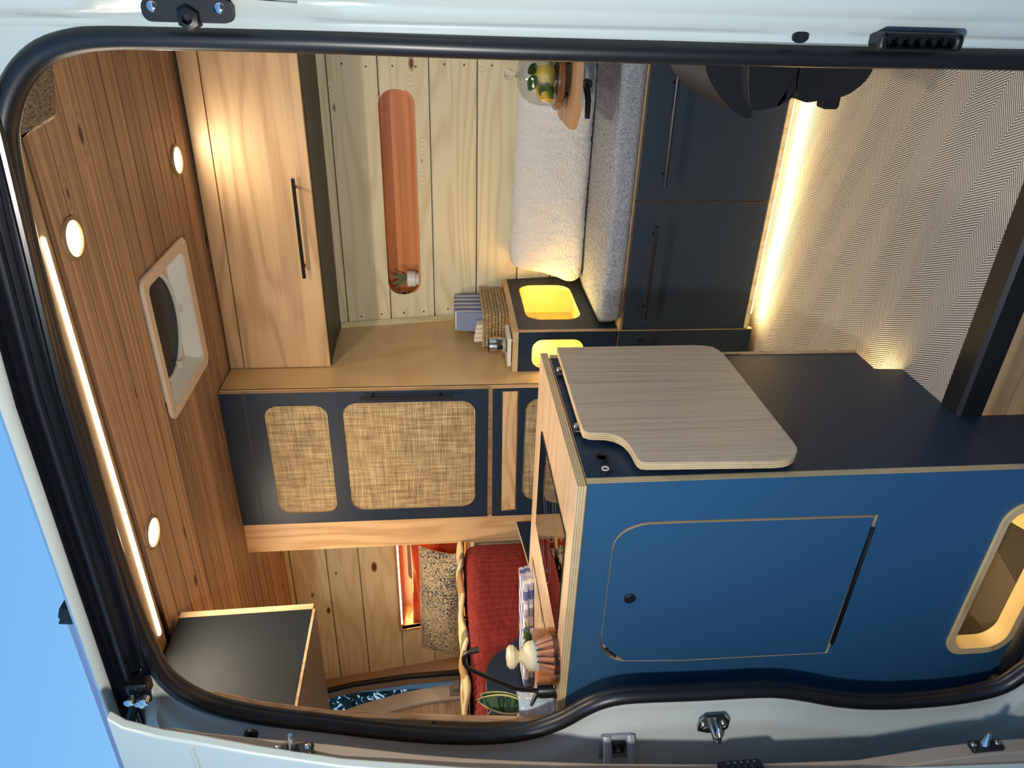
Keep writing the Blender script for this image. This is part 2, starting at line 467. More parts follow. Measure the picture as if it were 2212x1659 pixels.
def stripes(name, axis, cols, period, wob=0.0):
    k = N(name); i = 'XYZ'.index(axis)
    t = k.n('TexCoord'); se = k.n('SeparateXYZ'); k.l(t.outputs['Object'], se.inputs[0])
    a = se.outputs[i]
    if wob: a = k.math('ADD', a, k.math('MULTIPLY', k.noise(k.obj(), 9, 2), wob))
    fr = k.math('FRACT', k.math('DIVIDE', a, period))
    r = k.n('ValToRGB'); r.color_ramp.interpolation = 'CONSTANT'; e = r.color_ramp.elements
    while len(e) < len(cols): e.new(.5)
    for j, cc in enumerate(cols): e[j].position = j / len(cols); e[j].color = s2l(cc)
    k.l(fr, r.inputs[0]); k.col(r.outputs[0]); k.set(Roughness=.95); k.bump(k.noise(k.obj(), 300, 2), .3, .002); return k.m
blanket_m = stripes('striped_wool', 'Y', [(228, 206, 156), (170, 132, 88), (232, 216, 176), (126, 120, 94), (222, 196, 142)], .34, .25)
towel_str = stripes('blue_striped_towel', 'Y', [(112, 124, 158), (112, 124, 158), (222, 220, 216), (128, 140, 170), (128, 140, 170), (226, 224, 220)], .075)
k = N('gingham_towel'); t = k.n('TexCoord'); ck = []
for i in range(2):
    se = k.n('SeparateXYZ'); k.l(t.outputs['Object'], se.inputs[0])
    ck.append(k.math('GREATER_THAN', k.math('FRACT', k.math('DIVIDE', se.outputs[i], .05)), .5))
k.col(k.mix(k.math('MULTIPLY', k.math('ADD', ck[0], ck[1]), .5), s2l((232, 228, 228)), s2l((92, 100, 150)))); k.set(Roughness=.95); gingham = k.m
# pots, plants, fruit
k = N('dotted_glaze'); vo = k.n('TexVoronoi'); k.l(k.obj(), vo.inputs['Vector']); vo.inputs['Scale'].default_value = 95
k.col(k.mix(k.math('LESS_THAN', vo.outputs['Distance'], .24), s2l((190, 200, 206)), s2l((240, 242, 242)))); k.set(Roughness=.3); dot_pot = k.m
white_pot = mat('white_ceramic', (226, 224, 218), .35)
k = N('snake_leaf'); f = k.noise(k.obj((25, 25, 130)), 1, 3, .6); f = k.math('GREATER_THAN', f, .5)
k.col(k.mix(f, s2l((22, 48, 30)), s2l((66, 94, 54)))); k.set(Roughness=.4); snake_m = k.m
leaf_edge = mat('leaf_margin_yellow', (206, 200, 128), .45)
leaf_m = mat('lemon_leaf', (54, 86, 40), .35, noise_amt=.3, nscale=20)
succ_m = mat('succulent_green', (88, 116, 66), .45, noise_amt=.3, nscale=40)
fern_m = mat('fern_green', (120, 140, 92), .6)
lemon_m = mat('lemon_peel', (202, 174, 72), .4, noise_amt=.15, nscale=60, bump=.4)
bristle_m = mat('tampico_bristle', (214, 190, 176), .8)
brush_wood = wood('brush_beech', (224, 206, 168), (200, 174, 128), 'Z', rings=6, across=30, stretch=12, fine=.1, ringmix=.35)
dark_wood = wood('acacia_wood', (122, 78, 50), (74, 42, 26), 'X', rings=6, across=14, stretch=3, rough=.3, coat=.4)
wick = wood('seagrass', (176, 148, 104), (110, 86, 54), 'X', rings=3, across=60, stretch=30)
k = N('mercury_glass'); f = k.noise(k.obj(), 70, 3); k.col(k.mix(f, s2l((120, 110, 98)), s2l((236, 232, 224)))); k.set(Metallic=1.0, Roughness=.12); mercury = k.m
bark = mat('bark', (82, 66, 52), .95, noise_amt=.5, nscale=12)
foliage_m = mat('tree_leaves', (52, 70, 46), .7, noise_amt=.6, nscale=2)
rubber_step = mat('ribbed_step_mat', (96, 84, 66), .7, noise_amt=.3, nscale=120)
hatch_white = mat('vent_flange_beige', (226, 206, 184), .45)
hatch_in = mat('vent_shaft_white', (224, 228, 222), .45)

# ------------------------------------------------------------------ the setting
YW = lambda z: 2.739 + (1.566 - z) * .141            # the far van wall leans in towards the roof
gr = MB().box(-40, 40, -40, 60, -.80, -.72).build('ground', ground_m, smooth=False); tag(gr, 'gravel ground the van stands on', kind='structure')

floor = struct('floor', (-1.2, 2.0, 0), 'beige herringbone carpet floor of the van')
MB().box(-3.5, 1.0, 1.36, 2.95, -.03, 0).build('carpet', carpet, floor, smooth=False)
sill = MB().plate([(1.30, -.055), (1.30, -.004), (1.308, .003), (1.36, .003), (1.36, -.03), (1.345, -.055)], 'X', -1.2, 1.0).build('sill_nosing', black_pl, floor)
MB().box(-1.4, 1.0, 1.305, 1.32, -.25, -.055).build('step_riser', oak_flapY, floor, smooth=False)
MB().box(-1.6, 1.0, .98, 1.305, -.27, -.25).build('step_tread', rubber_step, floor, smooth=False)

ceil = struct('ceiling', (-1.5, 2.0, 1.92), 'cedar plank ceiling')
MB().plate([(-3.5, 1.34), (1.0, 1.34), (1.0, 2.75), (-3.5, 2.75)], 'Z', 1.955, 1.97, holes=[[(-1.12, 1.81), (-.72, 1.81), (-.72, 2.17), (-1.12, 2.17)]]).build('ceiling_backing', brown_lam, ceil, smooth=False)
VX0, VX1, VY0, VY1 = -1.12, -.72, 1.808, 2.172      # roof vent opening
joints = [1.487, 1.566, 1.655, 1.733, 1.805, 1.878, 1.961, 2.044, 2.12, 2.201, 2.285, 2.365, 2.45, 2.53, 2.61, 2.70]
for a, b in zip(joints[:-1], joints[1:]):
    g = .0032
    # tongue-and-groove board: bottom edge sharp, near side undercut so the joint is an open slot
    prof = [(a + g + .012, 1.938), (a + g, 1.9208), (a + g + .0008, 1.92), ((a + b) / 2 - .0022, 1.92), ((a + b) / 2 - .0012, 1.9232), ((a + b) / 2 + .0022, 1.92), (b - g - .0008, 1.92), (b - g, 1.9208), (b - g, 1.938)]
    segs = [(-3.5, VX0 + .02), (VX1 - .02, 1.0)] if not (b <= VY0 or a >= VY1) else [(-3.5, 1.0)]
    for x0, x1 in segs:
        MB().plate(prof, 'X', x0, x1).build('plank', cedar, ceil)
hb = MB().plate([(1.16, 1.86), (1.165, 1.845), (1.30, 1.900), (1.40, 1.915), (1.452, 1.915), (1.455, 1.938), (1.33, 1.935)], 'X', -1.75, .6).build('header_board', oak['X'], ceil, bevel=.002)
MB().box(-3.5, 1.0, 1.455, 1.488, 1.932, 1.94).build('cove_strip', cedar, ceil, smooth=False)

wb = struct('wall_back', (-1.5, 2.80, 0), 'knotty pine plank wall')
zj = [.55, .70, .843, 1.012, 1.185, 1.361, 1.532, 1.70, 1.86, 1.96]
SX0, SX1, SZ0, SZ1 = -1.155, -.378, 1.245, 1.366
slot = rrect(SX0, SX1, SZ0, SZ1, .055, 6)
NX0, NX1, NZ0, NZ1 = -3.055, -2.2, 1.06, 1.40     # window niche behind the bed
def wall_plank(x0, x1, z0, z1, hole=None):
    g = .0022
    zs = [z0 + g, z0 + g + .004, z1 - g - .004, z1 - g]
    if hole is None:
        prof = [(YW(z0) + .022, z0 + g), (YW(z0) + .004, z0 + g), (YW(z0), z0 + g + .004), (YW(z1), z1 - g - .004), (YW(z1) + .004, z1 - g), (YW(z1) + .022, z1 - g)]
        MB().plate(prof, 'X', x0, x1).build('plank', pine, wb)
    else:
        m = MB().plate([(x0, z0 + g), (x1, z0 + g), (x1, z1 - g), (x0, z1 - g)] if True else None, 'Y', 0, .022)
# planks of the bench wall; the two rows the recess cuts through are split around it
def clip_loop(z0, z1):
    up = [p for p in slot]
    return up
zjb = [.55, .72, .89, 1.06, 1.23, 1.40, 1.585, 1.735, 1.90, 1.96]
rows_ = [(a, b, [(-1.27, 1.0)]) for a, b in zip(zj[:-1], zj[1:])]
rows_ += [(a, b, [(-3.36, -1.27)] if (b <= NZ0 + .001 or a >= NZ1 - .001) else [(-3.36, NX0), (NX1, -1.27)]) for a, b in zip(zjb[:-1], zjb[1:])]
for z0, z1, rng in rows_:
    for x0, x1 in rng:
        if x0 > -1.3 and z0 < SZ1 and z1 > SZ0:
            # outline of the row with the rounded recess cut out of it
            g = .0022; a, b = z0 + g, z1 - g
            inside = [p for p in slot if a < p[1] < b]
            L = sorted([p for p in inside if p[0] < (SX0 + SX1) / 2], key=lambda p: p[1])
            Rr = sorted([p for p in inside if p[0] >= (SX0 + SX1) / 2], key=lambda p: p[1])
            if SZ0 > a:      # recess opens upwards out of this row
                lx, rx = L[-1][0], Rr[-1][0]
                poly = [(x0, a), (x1, a), (x1, b), (rx, b)] + [p for p in reversed(Rr)] + [p for p in L] + [(lx, b), (x0, b)]
            else:
                lx, rx = L[0][0], Rr[0][0]
                poly = [(x0, a), (lx, a)] + L + list(reversed(Rr)) + [(rx, a), (x1, a), (x1, b), (x0, b)]
            m = MB().plate(poly, 'Y', 0, .022)
            m.map(lambda p: Vector((p.x, YW(p.z) + p.y, p.z)))
            m.build('plank', pine, wb)
        else: wall_plank(x0, x1, z0, z1)
# partial planks round the window niche
for (x0, x1, z0, z1) in ((NX0, NX1, 1.397, 1.532),):
    pass
back = MB().plate([(YW(-.03) + .024, -.03), (YW(1.96) + .024, 1.96), (YW(1.96) + .2, 1.96), (YW(-.03) + .2, -.03)], 'X', NX1, 1.0)
MB().plate([(NX1, -.03), (1.0, -.03), (1.0, 1.96), (NX1, 1.96)], 'Y', .085, .10, holes=[]).map(lambda p: Vector((p.x, YW(p.z) + p.y, p.z))).build('outer_skin', grey_body, wb, smooth=False)
MB().plate([(-3.5, -.03), (NX1 + .01, -.03), (NX1 + .01, NZ0 - .0), (-3.5, NZ0)], 'Y', .022, .035).map(lambda p: Vector((p.x, YW(p.z) + p.y, p.z))).build('lower_backing', grey_body, wb, smooth=False)
MB().plate([(-3.5, NZ1 + .012), (NX1, NZ1 + .012), (NX1, 1.96), (-3.5, 1.96)], 'Y', .022, .035).map(lambda p: Vector((p.x, YW(p.z) + p.y, p.z))).build('upper_backing', grey_body, wb, smooth=False)
MB().plate([(1.0, .50), (-1.27, .50), (-1.27, .56), (1.0, .56)], 'Y', .0, .03).map(lambda p: Vector((p.x, YW(p.z) + p.y, p.z))).build('lower_backing', grey_body, wb, smooth=False)
# recess shelf: lining sides and back
rs = thing('wall_recess', 'long rounded recess shelf lined with orange wood in pine wall', 'shelf', ((SX0 + SX1) / 2, 2.82, SZ0))
MB().plate(rrect(SX0 - .006, SX1 + .006, SZ0 - .006, SZ1 + .006, .06), 'Y', .004, .075, holes=[slot]).map(lambda p: Vector((p.x, YW(1.3) + p.y, p.z))).build('lining', cedar_niche, rs)
MB().plate(rrect(SX0 - .006, SX1 + .006, SZ0 - .006, SZ1 + .006, .06), 'Y', .075, .083).map(lambda p: Vector((p.x, YW(1.3) + p.y, p.z))).build('back_board', cedar_niche, rs)
# small dark screws along the plank ends
tr = struct('trim_1', (-1.262, 2.75, 1.2), 'pale moulding where pine wall meets maple panel')
MB().plate([(-1.276, .0), (-1.258, .0), (-1.255, -.008), (-1.262, -.016), (-1.276, -.018)], 'Z', .905, 1.56).map(lambda p: Vector((p.x, YW(p.z) + p.y, p.z))).build('moulding', pine_z, tr)
sm = MB()
for x in (-1.235, -.30):
    for z in (.96, 1.06, 1.13, 1.23, 1.31, 1.40, 1.48):
        sm.lathe([(.0035, -.0015), (.0035, .001)], (x + random.uniform(-.006, .006), YW(z), z), 8, ax='Y')
sm.build('screw', screw_m, wb)
tag(bpy.data.objects['screw'], kind='stuff')

# window niche behind the bed
wn = struct('window_1', (-2.6, 2.86, NZ0), 'dark framed side window in lit oak niche above bed')
def lean(p): return Vector((p.x, YW(p.z) + p.y, p.z))
MB().plate([(NX0 - .012, NZ0 - .012), (NX1 + .0, NZ0 - .012), (NX1, NZ1 + .012), (NX0 - .012, NZ1 + .012)], 'Y', -.006, .17, holes=[[(NX0, NZ0), (NX1 - .012, NZ0), (NX1 - .012, NZ1), (NX0, NZ1)]]).map(lean).build('niche_lining', oak_flapY, wn, smooth=False)
MB().plate([(NX0 - .012, NZ0 - .012), (NX1, NZ0 - .012), (NX1, NZ1 + .012), (NX0 - .012, NZ1 + .012)], 'Y', .17, .18).map(lean).build('felt_back', felt, wn, smooth=False)
wf = rrect(-2.86, -1.9, .98, 1.36, .05)
MB().plate(wf, 'Y', .145, .172, holes=[rrect(-2.835, -1.92, 1.0, 1.335, .035)]).map(lean).build('window_frame', black_pl, wn)
MB().plate(rrect(-2.84, -1.915, .995, 1.34, .035), 'Y', .158, .166).map(lean).build('pane', dark_glass, wn)
sl = MB().plate([(NX0 + .03, NZ1 - .006), (NX1 - .03, NZ1 - .006), (NX1 - .03, NZ1), (NX0 + .03, NZ1)], 'Y', .006, .016).map(lean).build('led_strip', led_hot, wn, smooth=False)
lamp('niche_light', 'AREA', (-2.62, 2.83, NZ1 - .012), 7.0, (1, .66, .34), .8, .03, parent=wn)

# ends of the room
wl = struct('wall_left', (-3.42, 2, 0), 'rear end of the van with door window')
MB().plate([(2.69, .3), (2.95, .3), (2.95, 1.96), (2.42, 1.96), (2.50, 1.90), (2.585, 1.84), (2.625, 1.78), (2.65, 1.66), (2.68, 1.38), (2.69, 1.08)], 'X', -3.40, -3.34).build('rear_pillar', felt, wl, bevel=.01)
door = [(1.0, -.03), (2.80, -.03), (2.80, 1.96), (1.0, 1.96)]
MB().plate(door, 'X', -3.52, -3.46, holes=[[(1.15, 1.0), (2.75, 1.0), (2.75, 1.88), (1.15, 1.88)]]).build('rear_door_skin', grey_body, wl, smooth=False)
up = [at(x, y, 'X', -3.4) for x, y in ((728, 1536), (780, 1517), (870, 1492), (960, 1475), (1000, 1468))]
lo = [at(x, y, 'X', -3.4) for x, y in ((815, 1541), (870, 1525), (930, 1512), (1005, 1503))]
upl = [(1.1, 1.90), (2.2, 1.88), (2.45, 1.81)] + [(p.y, p.z) for p in up] + [(2.70, .95)]
lol = [(1.1, 1.70), (2.25, 1.68), (2.46, 1.62)] + [(p.y, p.z) for p in lo] + [(2.60, .95)]
MB().plate(upl + lol[::-1], 'X', -3.45, -3.41).build('window_band', band_m, wl, bevel=.006)
MB().plate([(1.1, .9)] + lol[:-1] + [(2.60, .9)], 'X', -3.455, -3.43).build('door_lining', oak_rear, wl, bevel=.003)
MB().plate([(1.15, .95), (2.78, .95), (2.78, 1.9), (1.15, 1.9)], 'X', -3.485, -3.48).build('pane', window_glass, wl, smooth=False)
MB().tube([at(703, 1494, 'X', -3.34), at(760, 1480, 'X', -3.34), at(880, 1462, 'X', -3.34), at(1000, 1452, 'X', -3.34), at(1040, 1448, 'X', -3.34)], .016, 8).build('door_seal', rubber, wl)
hg = MB().plate(rrect(2.605, 2.66, 1.075, 1.155, .01), 'X', -3.41, -3.40).build('hinge', grey_metal, wl, bevel=.002)
m = MB().box(-3.40, -3.375, 2.625, 2.69, 1.10, 1.135)
m.lathe([(.009, 0), (.009, .006)], (-3.40, 2.622, 1.09), 10, ax='X').lathe([(.009, 0), (.009, .006)], (-3.40, 2.622, 1.142), 10, ax='X')
m.build('hinge_knuckle', grey_metal, hg, bevel=.003)
wf_ = struct('wall_front', (-2.4, 1.06, 0), 'near side body wall behind the sliding door')
MB().box(-3.46, -1.56, 1.03, 1.06, -.25, 1.80).build('near_side_lining', felt, wf_, smooth=False)
MB().box(-.06, 1.0, 1.03, 1.06, -.25, 1.80).build('front_side_lining', felt, wf_, smooth=False)
MB().box(-1.55, .0, 1.032, 1.045, 1.75, 1.84).build('header_lining', felt, wf_, smooth=False)

# ------------------------------------------------------------------ trees seen through the rear window
def tree(x, y, h, r, seed, label):
    rnd = random.Random(seed)
    t = thing('tree', label, 'tree', (x, y, -.72), 'trees behind the van')
    MB().tube([(x, y, -.72), (x + .1, y - .1, h * .35), (x + .05, y + .1, h * .7)], [.16, .12, .06], 8).build('trunk', bark, t)
    m = MB()
    for i in range(9):
        a = rnd.uniform(0, 6.28); z = h * rnd.uniform(.25, .7)
        m.tube([(x, y, z), (x + r * .8 * math.cos(a), y + r * .8 * math.sin(a), z + r * rnd.uniform(.2, .6))], [.05, .012], 5)
    m.build('branch', bark, t)
    m = MB()
    for i in range(2600):
        a = rnd.uniform(0, 6.28); cz = rnd.uniform(-1, 1); q = rnd.uniform(.35, 1) ** .5
        s_ = math.sqrt(1 - cz * cz)
        n1 = noise.noise(Vector((math.cos(a) * s_ * 2 + seed, math.sin(a) * s_ * 2, cz * 2)))
        rr = r * q * (1 + .6 * n1)
        c = Vector((x + rr * s_ * math.cos(a), y + rr * s_ * math.sin(a), h * .62 + rr * cz * 1.15))
        if noise.noise(c * 1.6) < -.05: continue
        d = Vector((rnd.uniform(-1, 1), rnd.uniform(-1, 1), rnd.uniform(-1, 1))).normalized() * .13
        e2 = d.cross(Vector((rnd.uniform(-1, 1), rnd.uniform(-1, 1), .3))).normalized() * .06
        m.add([c - d, c + e2, c + d, c - e2], [(0, 1, 2, 3)])
    o = m.build('crown', foliage_m, t, smooth=False, weld=False); o['kind'] = 'stuff'
tree(-12.0, 7.6, 4.6, 1.5, 3, 'leafy tree seen through upper part of the rear window')
tree(-14.5, 11.4, 4.3, 1.9, 8, 'leafy tree seen low through the rear window')

# ------------------------------------------------------------------ van body round the door opening
van = thing('camper_van', 'white camper van body framing the open side doorway', 'van', (-.75, .97, -.72))
sealpts = [(2212, 128), (1800, 121), (1300, 109), (1000, 100), (700, 89), (500, 84), (330, 80), (230, 80), (160, 88), (100, 108), (55, 145), (24, 195), (8, 250), (6, 310), (28, 430), (59, 570), (109, 760), (166, 950), (222, 1140), (279, 1310), (318, 1402), (354, 1464), (410, 1505), (480, 1532), (580, 1551), (700, 1565), (850, 1583), (980, 1592), (1080, 1590), (1150, 1580), (1215, 1557), (1265, 1530), (1310, 1512), (1370, 1503), (1500, 1498), (1620, 1492), (1680, 1492), (1740, 1500), (1800, 1511), (1870, 1517), (1950, 1516), (2050, 1508), (2130, 1494), (2180, 1475), (2230, 1440)]
sp = [at(x, y, 'Y', 1.0) for x, y in sealpts]
def smooth_path(P, closed=True, n=3):
    out = []; N_ = len(P)
    for i in range(N_ if closed else N_ - 1):
        p0, p1, p2, p3 = (P[(i - 1) % N_], P[i], P[(i + 1) % N_], P[(i + 2) % N_]) if closed else (P[max(i - 1, 0)], P[i], P[i + 1], P[min(i + 2, N_ - 1)])
        for k_ in range(n):
            t = k_ / n
            out.append(.5 * ((2 * p1) + (p2 - p0) * t + (2 * p0 - 5 * p1 + 4 * p2 - p3) * t * t + (3 * p1 - p0 - 3 * p2 + p3) * t ** 3))
    if not closed: out.append(P[-1])
    return out
sp = [Vector((sp[0].x, 1.0, -.20))] + sp + [Vector((sp[-1].x + .05, 1.0, sp[-1].z - .05)), Vector((-1.1, 1.0, -.235)), Vector((-.2, 1.0, -.235)), Vector((-.12, 1.0, -.22))]
sp = smooth_path(sp)
MB().tube(sp, [(.0145, .0165)] * len(sp), 12, closed=True, flat=(0, 1, 0)).build('weather_seal', rubber, van, ang=60)
SGN = 1
nrm_ = [Vector((-(sp[(i + 1) % len(sp)] - sp[i - 1]).z, 0, (sp[(i + 1) % len(sp)] - sp[i - 1]).x)).normalized() for i in range(len(sp))]
MB().tube([p + n_ * SGN * .0085 + Vector((0, .010, 0)) for p, n_ in zip(sp, nrm_)], [(.0065, .010)] * len(sp), 8, closed=True, flat=(0, 1, 0)).build('seal_lip', rubber, van, ang=60)

# right hand door pillar (pressed steel steps), lofted along z
def pil(z):
    b = .010 * math.exp(-((z - 1.43) / .13) ** 2)          # pressing behind the rubber pad
    c = .008 * math.exp(-((z - .70) / .09) ** 2) + .006 * math.exp(-((z - .55) / .09) ** 2)
    w = .004 * math.sin(z * 2.2)
    x0 = -.076 + (0.0 if z < 1.55 else (z - 1.55) * -.02)
    return [(x0 - .004, 1.02), (x0, 1.0), (x0 + .006, .990 - c), (x0 + .013 + w * .3, .988 - c), (x0 + .018 + b + w, .965), (x0 + .030 + b + w, .955 - b), (x0 + .038, .952), (x0 + .044, .935), (x0 + .060, .928), (x0 + .16, .915), (x0 + .5, .90), (x0 + .5, .96)]
zs = [-.72 + i * .055 for i in range(48)]
m = MB(); rows = [[(x, y, z) for x, y in pil(z)] for z in zs]
nr = len(rows[0])
m.add([p for r in rows for p in r], [(i * nr + j, (i + 1) * nr + j, (i + 1) * nr + (j + 1) % nr, i * nr + (j + 1) % nr) for i in range(len(rows) - 1) for j in range(nr)])
m.build('door_pillar', white_body, van, ang=50)
# rubber pad and drain vent on the right pillar
pad = MB().plate(rrect(-.062, -.038, 1.385, 1.482, .010), 'Y', .936, .952).build('bumper_pad', black_pl, van, bevel=.002)
for z in (1.398, 1.470):
    MB().ball((-.047, .938, z), (.007, .005, .007), 12).build('pad_rivet', chrome, pad)
MB().lathe([(.014, 0), (.012, -.012), (.006, -.014), (.006, -.006)], (-.058, .940, 1.432), 6, ax='Y').build('pad_stud', black_pl, pad)
MB().lathe([(.007, 0), (.007, .004)], (-.0630, .970, .706), 14, ax='Y', sy=1.5).build('drain_hole', black_pl, van)
dv = MB().plate(rrect(-.074, -.053, .505, .615, .007), 'Y', .945, .975, holes=[rrect(-.070, -.059, .515, .605, .004)]).build('latch_cover', black_pl, van, bevel=.003)
MB().box(-.072, -.055, .965, .975, .51, .61).build('cover_back', black_pl, dv)
for kx in range(6):
    MB().box(-.071, -.059, .955, .965, .520 + kx * .015, .526 + kx * .015).build('slat', black_pl, dv)

# header: roof edge, black door track
rp_ = [at(x, y, 'Y', .94) for x, y in ((-5, 880), (66, 1080), (126, 1250), (233, 1552))]
dx = rp_[-1] - rp_[0]; rp_ = [Vector((.5, .94, rp_[0].z - .06)), Vector((-.1, .94, rp_[0].z - .028))] + rp_ + [Vector((-2.2, .94, rp_[-1].z + .0)), Vector((-3.5, .94, rp_[-1].z - .01))]
def along(prof, path):
    m = MB(); n = len(prof); vs = []; fs = []
    for p in path: vs += [(p.x, p.y + a, p.z + b) for a, b in prof]
    for i in range(len(path) - 1):
        for k_ in range(n): fs.append((i * n + k_, i * n + (k_ + 1) % n, (i + 1) * n + (k_ + 1) % n, (i + 1) * n + k_))
    fs.append(tuple(range(n))); fs.append(tuple((len(path) - 1) * n + k_ for k_ in range(n)))
    return m.add(vs, fs)
along([(.0, 0), (-.012, -.006), (-.018, -.014), (-.014, -.020), (0, -.024), (.03, -.020), (.03, .015), (.012, .006)], rp_).build('roof_edge', white_body, van, ang=50)
along([(.02, .010), (.16, .098), (.30, .185), (.48, .25), (1.0, .30), (1.85, .24), (1.85, .21), (1.0, .27), (.48, .22), (.31, .16), (.17, .075), (.04, -.01)], rp_).build('roof_panel', white_body, van, ang=60)
cut = [Vector((-.14, .94, rp_[1].z + .002))] + [p for p in rp_ if -1.3 < p.x < -.2] + [Vector((-1.30, .94, rp_[5].z))]
crn = [(p.x, p.z) for p in sp if p.z > 1.50 and p.x > -.21][::-1]
MB().plate(crn + [(.45, crn[-1][1]), (.45, 1.80), (crn[0][0] - .02, 1.80)], 'Y', .994, 1.02).build('roof_corner', white_body, van, bevel=.002)
along([(.0, -.024), (.035, -.032), (.055, -.060), (.075, -.066), (.085, -.045), (.085, -.01), (.03, -.01)], cut).build('gutter_channel', track_m, van, ang=40)
MB().tube([Vector((p.x, .958, p.z - .046)) for p in cut], .0065, 10).build('door_track', track_m, van)
MB().tube([Vector((p.x, .985, p.z - .066)) for p in cut], [(.008, .006)] * len(cut), 8).build('track_lip', track_m, van)
# roller hinge arm in the track corner
arm = MB().tube([at(300, 1492, 'Y', .95), at(292, 1520, 'Y', .94), at(284, 1545, 'Y', .93), at(278, 1580, 'Y', .91)], [.012, .010, .009, .010], 8).build('roller_arm', black, van)
m = MB().box(-.016, .016, -.014, .014, -.02, .02).map(lambda p: p + at(300, 1482, 'Y', .955)).build('arm_bracket', black, arm, bevel=.004)
for q_ in ((314, 1507), (283, 1508), (306, 1512)):
    c = at(q_[0], q_[1], 'Y', .935); MB().lathe([(.009, 0), (.009, -.012), (.004, -.014)], c, 12, ax='Y').build('roller', chrome, arm)
MB().tube([at(312, 1460, 'Y', .97), at(318, 1485, 'Y', .955), at(322, 1512, 'Y', .95)], .006, 6).build('arm_link', black, arm)

# left (rear) door pillar, lofted along z from the seal outwards
segs = [p for p in sp if p.x < -1.10 and p.z < 1.74]
segs = sorted(segs, key=lambda p: -p.z)
def pil2(p):
    z = p.z; x = p.x - .010
    d = .012 * math.exp(-((z - .95) / .09) ** 2) * 0
    return [(x - .055, 1.03, z), (x - .030, 1.012, z), (x - .004, 1.002, z), (x - .006, .998, z), (x - .022, .993, z), (x - .040, .990, z), (x - .052, .978, z), (x - .075, .972, z), (x - .12, .968, z), (x - .145, .958, z), (x - .30, .955, z), (x - .30, 1.03, z)]
rows = [[p for p in pil2(q_)] for q_ in segs]
top = segs[0]; rows.insert(0, [(a, b, 1.80) for a, b, c in rows[0]])
bot = rows[-1]; rows.append([(a, b, -.72) for a, b, c in bot])
nr = len(rows[0]); m = MB()
m.add([p for r in rows for p in r], [(i * nr + j, (i + 1) * nr + j, (i + 1) * nr + (j + 1) % nr, i * nr + (j + 1) % nr) for i in range(len(rows) - 1) for j in range(nr)])
m.build('rear_door_pillar', grey_body, van, ang=60)
MB().box(-3.5, -1.62, .955, 1.03, -.72, 1.79).build('side_panel', white_body, van, bevel=.01)
# plate and fittings on the left pillar
def fit(x, y, Y=.97): return at(x, y, 'Y', .968)
c = fit(1540, 1562, .986)
st_ = MB().plate(rounded([(c.x - .026, c.z + .010), (c.x - .016, c.z + .034), (c.x + .012, c.z + .034), (c.x + .026, c.z + .022), (c.x + .026, c.z - .022), (c.x + .012, c.z - .034), (c.x - .016, c.z - .034), (c.x - .026, c.z - .010)], .004), 'Y', .963, .970).build('striker_plate', steel, van, bevel=.0015)
st_['label'] = 'galvanised striker plate with loop'
MB().tube([(c.x - .018, .966, c.z), (c.x - .018, .940, c.z), (c.x - .008, .930, c.z), (c.x + .010, .930, c.z), (c.x + .018, .940, c.z), (c.x + .018, .966, c.z)], .006, 10).build('striker_loop', chrome, st_)
for s_ in (-1, 1):
    MB().lathe([(.0085, 0), (.0085, -.005), (.004, -.006), (.004, -.002)], (c.x, .963, c.z + s_ * .022), 14, ax='Y').build('bolt', chrome, st_)
# door roller guide lower on the pillar
c = fit(1330, 1605, .975)
rg = MB().box(c.x - .045, c.x + .03, .960, .972, c.z - .036, c.z + .036).build('middle_hinge', grey_metal, van, bevel=.005)
for s_ in (-.028, .024):
    MB().tube([(c.x + .032, .963, c.z + s_), (c.x + .015, .945, c.z + s_), (c.x - .03, .925, c.z + s_), (c.x - .08, .90, c.z + s_)], [(.006, .010)] * 4, 8).build('hinge_rail', grey_metal, rg)
MB().box(c.x - .012, c.x + .022, .950, .960, c.z - .016, c.z + .014).build('hinge_block', black_pl, rg, bevel=.003)
MB().lathe([(.006, 0), (.006, -.004)], (c.x + .006, .950, c.z), 12, ax='Y').build('bolt', chrome, rg)
c = fit(543, 1584, .985)
gs = MB().lathe([(.014, 0), (.014, -.006), (.008, -.007), (.008, -.004)], c, 18, ax='Y').build('stop_grommet', black_pl, van)
MB().lathe([(.004, 0), (.004, -.018), (.002, -.019)], c - Vector((0, .004, 0)), 10, ax='Y').build('stop_pin', chrome, gs)

# ------------------------------------------------------------------ sliding door pushed back along the side
DY = .80
sd = thing('sliding_door', 'white sliding door pushed open along the van side', 'door', (-1.8, DY, -.5))
edge = [at(x, y, 'Y', DY) for x, y in ((225, 1557), (262, 1576), (345, 1592), (420, 1600), (550, 1618), (740, 1640), (1000, 1655), (1200, 1662), (1470, 1664), (1800, 1660), (2020, 1652), (2212, 1645))]
ez = [(p.x, p.z) for p in edge]; ez.append((ez[-1][0], -.45))
